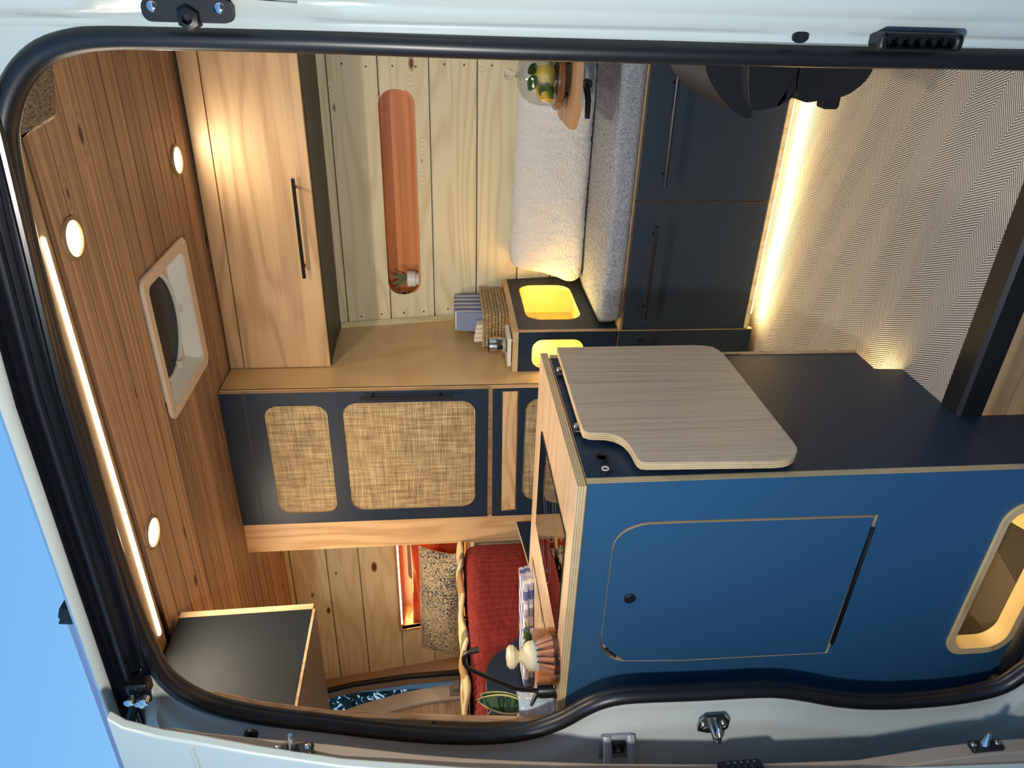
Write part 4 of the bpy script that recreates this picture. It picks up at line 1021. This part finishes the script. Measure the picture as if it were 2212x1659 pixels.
lamp('corner_unit_light', 'AREA', (-1.20, 2.55, .880), 2.7, (1, .72, .26), .10, .2, parent=bx_)
lamp('corner_unit_low_light', 'POINT', (-1.20, 2.40, .70), 1.6, (1, .72, .26), .03, parent=bx_)

# ------------------------------------------------------------------ cushion and bolster
def cushion(name, label, cat, x0, x1, y0, y1, z0, z1, m1, rad, group=None, nx=40, bul=.012, seam=True):
    t = thing(name, label, cat, ((x0 + x1) / 2, (y0 + y1) / 2, z0), group)
    prof = rrect(y0, y1, z0, z1, rad, 4)
    m = MB(); n = len(prof); rows = []
    for i in range(nx + 1):
        u = i / nx; x = x0 + (x1 - x0) * u; e_ = min(u, 1 - u) * (x1 - x0)
        k_ = 1 - max(0, (rad - e_) / rad) ** 2 * .25 if e_ < rad else 1
        cyy = (y0 + y1) / 2; czz = (z0 + z1) / 2
        rows.append([(x, cyy + (p[0] - cyy) * k_, czz + (p[1] - czz) * k_ + (bul * noise.noise(Vector((x * 4, p[0] * 4, p[1] * 3))) if p[1] > czz else 0)) for p in prof])
    m.add([p for r in rows for p in r], [(i * n + j, (i + 1) * n + j, (i + 1) * n + (j + 1) % n, i * n + (j + 1) % n) for i in range(nx) for j in range(n)] + [tuple(range(n)), tuple(nx * n + j for j in range(n))])
    m.build('cover', m1, t, ang=70)
    return t
cu = cushion('bench_cushion', 'long grey blue melange seat cushion on the storage bench', 'cushion', -1.105, .5, 2.318, 2.80, .527, .600, melange, .018)
def pillow(name, label, c, sx_, sz_, th, tilt, m1, cat='pillow', yaw=0.0, roll=0.0, wr=.0, n=26, seed=0, part='cover', group=None, px=.75):
    t = thing(name, label, cat, (c[0], c[1], c[2]), group)
    m = MB()
    Rm = Matrix.Rotation(yaw, 3, 'Z') @ Matrix.Rotation(tilt, 3, 'X') @ Matrix.Rotation(roll, 3, 'Y')
    def surf(sgn):
        def fn(u, v):
            a = u * 2 - 1; b = v * 2 - 1
            pin = 1 - .07 * (a * a) * (1 - b * b) * 0 - .06 * (1 - a * a) * b * b
            pin2 = 1 - .06 * (1 - b * b) * a * a
            h = th * max(0, (1 - abs(a) ** 3.2)) ** px * max(0, (1 - abs(b) ** 3.2)) ** px
            p = Vector((a * sx_ * pin2, sgn * h, b * sz_ * pin))
            if wr: 
                w_ = noise.noise(Vector((a * 3 + seed, b * 3, sgn))) * wr * (h / th)
                p.y += w_ * sgn
            p.z += sz_
            return Rm @ p + Vector(c)
        return fn
    m.grid(surf(-1), n, n); m.grid(surf(1), n, n)
    m.build(part, m1, t, ang=80)
    return t
# fleece bolster: long, lies on the bench cushion and leans on the wall
bo = thing('fleece_bolster', 'long white fleece bolster pillow on the bench against the pine wall', 'pillow', (-.70, 2.72, .600))
m = MB(); nx, n = 150, 44; x0, x1 = -1.068, -.235
rows = []
for i in range(nx + 1):
    u = i / nx; a = u * 2 - 1; k_ = max(0.02, (1 - abs(a) ** 14)) ** .5
    top = .288 - .02 * u + (.0)
    for_row = []
    for j in range(n):
        t = 2 * PI * j / n; cs, sn2 = math.cos(t), math.sin(t)
        yy = math.copysign(abs(cs) ** .75, cs) * .075 * k_; zz2 = math.copysign(abs(sn2) ** .8, sn2) * .5 * top * (.55 + .45 * k_)
        x = x0 + (x1 - x0) * u + (.018 * (1 - abs(sn2)) * (-1 if a < 0 else 1) * (abs(a) ** 6) * -1)
        if a < -.8: x += (-a - .8) / .2 * .034 * (zz2 / .14 + .2)
        p = Vector((x, 2.722 + yy, .600 + top / 2 + zz2)); p.y += (p.z - .6) * .12
        nn = noise.noise(p * 75) * .0045 + noise.noise(p * 9) * .006
        p += Vector((0, cs, sn2)) * nn
        p.z = max(p.z, .6045)
        for_row.append(tuple(p))
    rows.append(for_row)
m.add([p for r in rows for p in r], [(i * n + j, (i + 1) * n + j, (i + 1) * n + (j + 1) % n, i * n + (j + 1) % n) for i in range(nx) for j in range(n)] + [tuple(range(n)), tuple(nx * n + j for j in range(n))])
m.build('cover', fleece, bo, ang=180)

# ------------------------------------------------------------------ swivel table with cake stand
tb = thing('swivel_table', 'small oak swivel table on black bracket before the bolster', 'table', (-.25, 2.42, .60))
MB().plate(rounded([(.15, 2.305), (-.355, 2.268), (-.43, 2.33), (-.43, 2.60), (.15, 2.60)], [.0, .03, .03, .03, 0]), 'Z', .730, .750).build('tabletop', oak_flapY, tb, bevel=.003)
MB().plate(rounded([(-.235, .728), (.15, .728), (.15, .64), (-.06, .655), (-.20, .690)], .01), 'Y', 2.33, 2.42).build('bracket', black, tb, bevel=.004)
lv = MB().tube([(-.285, 2.325, .712), (-.335, 2.30, .706), (-.385, 2.285, .708)], [.011, .009, .008], 10).build('lever', black, tb)
MB().lathe([(.015, 0), (.015, -.016), (.009, -.018), (.009, -.012)], (-.292, 2.325, .710), 16, ax='Y').build('clamp_knob', black, tb)
cxs, cys = -.284, 2.45
cs = thing('cake_stand', 'round dark wood cake stand on the swivel table', 'stand', (cxs, cys, .750))
MB().lathe([(.0, 0), (.098, 0), (.104, .004), (.104, .018), (.100, .022), (.092, .020), (.0, .020)], (cxs, cys, .768), 40).build('board', dark_wood, cs)
for a in (.6, 2.2, 3.9, 5.4):
    MB().ball((cxs + .072 * math.cos(a), cys + .072 * math.sin(a), .7595), .0095, 12).build('ball_foot', black, cs)
gd = thing('glass_dome', 'clear glass dome with knob covering lemons', 'dome', (cxs, cys, .788))
dp = [(.091, 0), (.092, .02), (.091, .05), (.084, .078), (.066, .102), (.040, .116), (.012, .121)]
MB().lathe(dp + [(.010, .118)] + [(r_ - .0025, h - .0025) for r_, h in dp[-2:0:-1]] + [(.0885, 0)], (cxs, cys, .789), 40).build('bell', clear_glass, gd)
k = N('solid_clear_glass'); k.col((1, 1, 1, 1)); k.set(Roughness=.0, IOR=1.45); k.b.inputs['Transmission Weight'].default_value = 1.0
MB().lathe([(.010, .118), (.008, .126), (.009, .132), (.016, .142), (.017, .150), (.012, .158), (.0, .160)], (cxs, cys, .789), 20).build('knob', k.m, gd)
def lemon(c, ax_, label):
    ax_ = Vector(ax_).normalized()
    q_ = Vector((0, 0, 1)).rotation_difference(ax_)
    prof = [(.0, -.046), (.006, -.044), (.010, -.038), (.020, -.030), (.028, -.015), (.030, 0), (.028, .014), (.021, .027), (.010, .036), (.006, .041), (.0, .042)]
    m = MB().lathe(prof, (0, 0, 0), 20).map(lambda p: q_ @ (p * (1 + .05 * noise.noise(p * 90))) + Vector(c))
    return tag(m.build('lemon', lemon_m), label, 'lemon', 'lemons under the glass dome')
lemon((cxs + .010, cys - .035, .822), (1, .2, .3), 'large yellow lemon under the glass dome, uppermost in the photo')
lemon((cxs - .042, cys - .012, .820), (.5, 1, .1), 'yellow lemon behind the dark green leaf under the dome')
lemon((cxs + .012, cys + .036, .819), (1, -.3, 0), 'yellow lemon at the back of the glass dome')
for i, (b0_, t0_, w_, lab) in enumerate((((cxs - .02, cys - .055, .835), (cxs - .078, cys - .035, .797), .022, 'dark green lemon leaf leaning on the dome wall'), ((cxs + .0, cys - .02, .852), (cxs - .045, cys - .03, .872), .016, 'green lemon leaf lying on top of the lemons'), ((cxs + .03, cys - .03, .85), (cxs + .01, cys - .06, .882), .015, 'upright green lemon leaf under the dome knob'))):
    o = MB().grid(lambda u, v: blade(b0_, t0_, w_, (-.3, -1, .4))(u, v * 2 - 1), 10, 4).build('lemon_leaf', leaf_m, None, solid=.001)
    tag(o, lab, 'leaf', 'lemon leaves under the glass dome')

# ------------------------------------------------------------------ cab seat
cse = thing('cab_seat', 'black leatherette cab seat with side lever at doorway edge', 'seat', (-.05, 1.75, 0))
def lobe(pts, y0, y1, name, r=.02):
    poly = P2(pts, 'Y', 1.75)
    poly = poly + [(.15, poly[-1][1]), (.15, poly[0][1])]
    return MB().plate(rounded(poly, [.02] * (len(poly) - 2) + [0, 0], 4), 'Y', y0, y1).build(name, seat_m, cse, bevel=.022, ang=60)
lobe([(1505, 132), (1515, 165), (1540, 205), (1570, 235), (1600, 250), (1610, 236), (1603, 195), (1598, 130)], 1.70, 2.02, 'seat_shell')
lobe([(1592, 130), (1592, 190), (1597, 231), (1640, 224), (1668, 214), (1690, 197), (1696, 130)], 1.68, 1.98, 'seat_cushion')
lobe([(1706, 130), (1700, 170), (1698, 203), (1714, 214), (1760, 207), (1800, 200), (1832, 178), (1850, 158), (1862, 130)], 1.69, 1.97, 'seat_base')
lp = at(1790, 216, 'Y', 1.72)
MB().plate(rrect(lp.x - .018, lp.x + .014, lp.z - .020, lp.z + .020, .008), 'Y', 1.705, 1.735).build('adjust_lever', black_pl, cse, bevel=.004)
MB().box(-.08, .2, 1.72, 1.95, 0, .14).build('pedestal', black_pl, cse, bevel=.01)

# ------------------------------------------------------------------ things in the recess and on the corner unit
fp = at(905, 601, 'Y', 2.80)
fx_, fy_ = -1.098, 2.802
fn_ = thing('potted_fern', 'tiny fern in white pot in the wall recess', 'plant', (fx_, fy_, SZ0))
MB().lathe([(.024, 0), (.026, .004), (.026, .010), (.031, .014), (.033, .046), (.030, .046), (.028, .040), (.0, .040)], (fx_, fy_, SZ0), 24).build('pot', white_pot, fn_)
MB().lathe([(.028, 0), (.0, .002)], (fx_, fy_, SZ0 + .040), 14).build('soil', soil, fn_)
rnd = random.Random(2)
for i in range(6):
    a = i * 1.05 + .3; m = MB(); ln = .055 + .012 * (i % 3)
    b0_ = Vector((fx_, fy_, SZ0 + .04)); tip = b0_ + Vector((math.cos(a) * .036, math.sin(a) * .02 - .01, ln))
    m.tube([b0_, (b0_ + tip) / 2 + Vector((0, 0, .006)), tip], [.0012, .001, .0006], 5)
    for j in range(9):
        t = .25 + j * .085; c = b0_.lerp(tip, t); s_ = .013 * (1.1 - t)
        for sg in (-1, 1):
            d = Vector((math.sin(a) * sg * s_ - .0, -math.cos(a) * sg * s_ * .5, s_ * .6)); w2 = Vector((0, 0, .0035)); 
            d = Vector((sg * s_, -.002, s_ * .55))
            m.add([c, c + d * .5 + w2, c + d, c + d * .5 - w2], [(0, 1, 2, 3)])
    m.build('frond', fern_m, fn_, solid=.0006)

ty = .906
tray = thing('coaster_tray', 'white marble slab at the front of the corner unit top', 'tray', (-1.18, 2.43, ty))
pz = [at(x, y, 'Z', ty + .012) for x, y in ((1086, 690), (1086, 760))]
m = MB().plate(rounded([(-1.150, 2.342), (-1.262, 2.342), (-1.262, 2.47), (-1.150, 2.47)], .004), 'Z', ty + .004, ty + .016).build('slab', white_marble, tray, bevel=.0015)
for x_ in (-1.16, -1.252):
    for y_ in (2.352, 2.46): MB().lathe([(.004, 0), (.004, .004)], (x_, y_, ty), 10).build('foot', white_pl, tray)
vt = thing('votive_cup', 'round mercury glass votive on the white marble slab', 'candle holder', (-1.203, 2.40, ty + .016))
MB().lathe([(.020, 0), (.028, .006), (.033, .022), (.034, .040), (.032, .060), (.032, .066), (.0295, .066), (.031, .040), (.026, .010), (.0, .006)], (-1.203, 2.40, ty + .016), 28).build('cup', mercury, vt)
bk_ = thing('seagrass_basket', 'small woven seagrass basket on the corner unit', 'basket', (-1.18, 2.64, ty))
bx0, bx1, by0, by1 = -1.262, -1.128, 2.50, 2.78
for r_ in range(8):
    z = ty + .006 + r_ * .0125; fl_ = 1 + r_ * .010
    cx_, cy_ = (bx0 + bx1) / 2, (by0 + by1) / 2
    loop = rrect(cx_ - (cx_ - bx0) * fl_ + .008, cx_ + (bx1 - cx_) * fl_ - .008, cy_ - (cy_ - by0) * fl_ + .008, cy_ + (by1 - cy_) * fl_ - .008, .02, 5)
    pts = []
    L = [Vector((a, b, z)) for a, b in loop]; seq = []
    for i in range(len(L)):
        a, b = L[i], L[(i + 1) % len(L)]; nseg = max(1, int((b - a).length / .006))
        for s_ in range(nseg): seq.append(a.lerp(b, s_ / nseg))
    out = []
    for i, p in enumerate(seq):
        d = (p - Vector((cx_, cy_, z))).normalized() * (.0028 * (1 if (i + r_) % 2 else -1)); out.append(p + Vector((d.x, d.y, 0)))
    MB().tube(out, .0062, 6, closed=True).build('weave_row', wick, bk_)
MB().plate(rrect(bx0 + .01, bx1 - .01, by0 + .01, by1 - .01, .02), 'Z', ty + .001, ty + .006).build('basket_bottom', wick, bk_)
tw = thing('striped_towel', 'rolled blue striped towel standing in seagrass basket', 'towel', (-1.18, 2.66, ty + .008))
prof = rrect(2.585, 2.775, ty + .008, 1.105, .018, 4)
MB().plate(prof, 'X', -1.235, -1.155).map(lambda p: Vector((p.x + .006 * noise.noise(p * 14), p.y + .008 * noise.noise(p * 11), p.z + .004 * noise.noise(p * 19)))).build('cloth', towel_str, tw, bevel=.012)
wb_ = thing('cream_washcloth', 'folded cream washcloth in front of striped towel in basket', 'towel', (-1.19, 2.55, ty + .008))
for i in range(4):
    MB().plate(rrect(2.535, 2.575, ty + .008, 1.035 - i * .003, .008, 3), 'X', -1.240 + i * .018, -1.224 + i * .018).map(lambda p: Vector((p.x, p.y - (p.z - ty) * .25, p.z))).build('fold', mat('cream_cotton', (222, 214, 192), .95), wb_, bevel=.003)

# ------------------------------------------------------------------ bed at the rear
bed = thing('bed', 'raised rear bed with mattress behind the worktop', 'bed', (-2.65, 2.0, 0))
MB().box(-3.32, -2.02, 1.08, 2.76, .70, .74).build('platform', birch, bed, smooth=False)
MB().box(-2.04, -2.02, 1.08, 2.21, .0, .70).build('front_board', navy, bed, smooth=False)
MB().plate(rrect(1.09, 2.755, .745, 1.045, .05, 5), 'X', -3.30, -2.03).build('mattress', mat('mattress_ticking', (216, 208, 192), .95), bed, bevel=.02)
# quilt: draped over the bed's front edge, stitched in rows
qu = thing('quilt', 'rust red stitched quilt hanging over the bed edge', 'quilt', (-1.98, 1.8, .8))
def quilt_fn(u, v):
    y = 1.09 + u * 1.115
    s_ = v * .60                               # path length from below up and onto the bed
    zt = 1.078 + .008 * noise.noise(Vector((y * 3, 1, 0)))
    # far end sags round the corner of the bed
    x_f = -1.955 - .05 * max(0, (u - .86) / .14) ** 2
    bulge = .022 * noise.noise(Vector((y * 2.3, s_ * 3, 4)))
    if s_ < .25:
        zz3 = zt - .05 - (.25 - s_); x = x_f + bulge + .01
    elif s_ < .33:
        t = (s_ - .25) / .08 * PI / 2; x = x_f + bulge * (1 - t / 1.6) - .05 + .05 * math.cos(t) + .01; zz3 = zt - .05 + .05 * math.sin(t)
    else:
        x = x_f - .04 - (s_ - .33); zz3 = zt
    # stitched channels run across with puckers between them
    wob = .006 * noise.noise(Vector((s_ * 9, y * 4, 2)))
    ch = abs(math.sin((y + wob) * PI / .026)) ** .6 * .0055
    pk = noise.noise(Vector((y * 26, s_ * 90, 0))) * .0036
    nn = Vector((1, 0, 0)) if s_ < .25 else (Vector((0, 0, 1)) if s_ > .33 else Vector((.7, 0, .7)))
    return Vector((x, y, zz3)) + nn * (ch + pk)
MB().grid(quilt_fn, 300, 110).build('cloth', quilt_m, qu, ang=180, solid=.006)
bl = thing('striped_blanket', 'mustard and orange striped blanket folded over the quilt top', 'blanket', (-2.2, 1.8, 1.08))
def bl_fn(u, v):
    y = 1.09 + u * 1.14; x = -1.985 - .035 * math.sin(y * 11) * .5 - v * .55
    z = 1.103 + .010 * noise.noise(Vector((x * 12, y * 7, 0))) + .006 * math.sin(y * 31 + x * 9) * (1 - v)
    if v < .06: z -= (.06 - v) / .06 * .012
    return Vector((x, y, z + .010 * max(0, 1 - v * 3)))
MB().grid(bl_fn, 90, 40).build('cloth', blanket_m, bl, ang=180, solid=.010)
pillow('knit_pillow', 'cream and navy speckled knit pillow on the bed', (-2.66, 2.52, 1.085), .335, .108, .085, -.30, knit, wr=.01, yaw=.03, roll=.02, seed=3)
pillow('orange_pillow', 'bright orange cotton pillow behind the speckled pillow', (-2.66, 2.715, 1.085), .36, .128, .042, -.16, orange_m, wr=.05, seed=9, yaw=-.02)

# ------------------------------------------------------------------ rear overhead cabinet on the near side wall
ro = thing('rear_wall_cabinet', 'dark grey cabinet end under the ceiling left of doorway', 'cabinet', (-2.2, 1.3, 1.537))
MB().plate([(1.07, 1.540), (1.537, 1.540), (1.528, 1.905), (1.07, 1.905)], 'X', -1.618, -1.60).build('end_panel', end_lam, ro, smooth=False)
MB().plate([(1.537, 1.540), (1.557, 1.540), (1.548, 1.905), (1.528, 1.905)], 'X', -3.3, -1.598).build('front_edge', oak['Z'], ro, bevel=.001)
MB().box(-3.3, -1.602, 1.07, 1.54, 1.533, 1.540).build('underside', brown_lam, ro, smooth=False)
MB().box(-1.600, -1.5985, 1.07, 1.537, 1.5335, 1.5405).build('bottom_edge', oak['X'], ro, smooth=False)
tag(MB().plate(rrect(1.235, 1.30, 1.855, 1.90, .010), 'X', -1.60, -1.555).build('wooden_knob', brass, None, bevel=.006), 'small wooden catch knob on the dark cabinet end', 'knob')

# ------------------------------------------------------------------ roof vent
rv = thing('roof_vent', 'beige framed square roof vent with dark fan dome', 'vent', (-.92, 1.99, 1.90))
MB().plate(rrect(VX0 - .012, VX1 + .012, VY0 - .004, VY1 + .004, .032), 'Z', 1.908, 1.9195, holes=[rrect(VX0 + .022, VX1 - .022, VY0 + .028, VY1 - .040, .022)]).build('flange', hatch_white, rv, bevel=.003)
a0_, a1_, b0_, b1_ = VX0 + .022, VX1 - .022, VY0 + .028, VY1 - .040
m = MB()
m.add([(a0_, b0_, 1.912), (a1_, b0_, 1.912), (a1_, b1_, 1.912), (a0_, b1_, 1.912), (a0_ + .02, b0_ + .02, 1.960), (a1_ - .02, b0_ + .02, 1.960), (a1_ - .02, b1_ - .02, 1.960), (a0_ + .02, b1_ - .02, 1.960)], [(0, 1, 5, 4), (1, 2, 6, 5), (2, 3, 7, 6), (3, 0, 4, 7)])
m.build('shaft', hatch_in, rv, smooth=False, solid=.003)
cxv, cyv = (a0_ + a1_) / 2, (b0_ + b1_) / 2
MB().plate([(a0_ + .02, b0_ + .02), (a1_ - .02, b0_ + .02), (a1_ - .02, b1_ - .01), (a0_ + .02, b1_ - .01)], 'Z', 1.957, 1.964, holes=[ellipse(cxv, cyv - .004, .158, .136, 36)]).build('fan_ring_plate', hatch_white, rv)
MB().plate(ellipse(cxv, cyv - .004, .160, .138, 40), 'Z', 1.948, 1.960, holes=[ellipse(cxv, cyv - .004, .150, .129, 40)]).build('fan_ring', hatch_in, rv, bevel=.002)
MB().plate(ellipse(cxv, cyv - .004, .153, .132, 36), 'Z', 1.956, 1.960).build('smoked_dome', smoked, rv)
for q_ in ((cxv - .0, cyv + .136), (cxv - .146, cyv + .05)):
    MB().plate(rrect(q_[0] - .012, q_[0] + .012, q_[1] - .006, q_[1] + .008, .003), 'Z', 1.940, 1.958).build('clip', white_pl, rv, bevel=.002)
for q_ in ((VX1 - .005, VY0 + .02), (VX0 + .005, VY0 + .02), (VX0 + .005, VY1 - .02), (VX1 - .005, VY1 - .02), (cxv, VY1 - .012)):
    MB().lathe([(.0045, 0), (.0045, -.001), (.002, -.0018)], (q_[0], q_[1], 1.908), 10).build('screw', white_pl, rv)

# ------------------------------------------------------------------ ceiling lights
def downlight(x, y, label, power):
    t = thing('ceiling_light', label, 'light', (x, y, 1.91), 'round ceiling downlights')
    MB().lathe([(.046, 0), (.045, -.004), (.038, -.006), (.036, -.003), (.036, 0)], (x, y, 1.9195), 32).build('bezel', mat('beige_bezel', (150, 120, 86), .4), t)
    MB().lathe([(.0355, 0), (.030, -.0015), (.0, -.002)], (x, y, 1.9185), 28).build('diffuser', led_disc, t)
    lamp('downlight_beam', 'AREA', (x, y, 1.908), power, WARM, .07, parent=t)
downlight(-.513, 1.549, 'round ceiling downlight between light bar and roof vent', 7.0)
downlight(-.513, 2.262, 'round ceiling downlight close to oak overhead cabinet', 1.3)
downlight(-1.300, 1.541, 'round ceiling downlight nearest the dark rear cabinet', 6.0)
downlight(-2.10, 1.70, 'added unseen ceiling downlight over the bed, behind rear cabinet', 7.0)  # not a visible fitting: extra lamp added to brighten the bed area
lb_ = thing('ceiling_light_bar', 'long slim warm light bar in header board above doorway', 'light', (-1.0, 1.428, 1.905))
MB().plate(rrect(-1.552, -.470, 1.4205, 1.4355, .0074), 'Z', 1.9125, 1.9165).build('diffuser', led_hot, lb_)
lamp('bar_light', 'AREA', (-1.01, 1.428, 1.909), 2.6, WARM, 1.05, .014, parent=lb_)
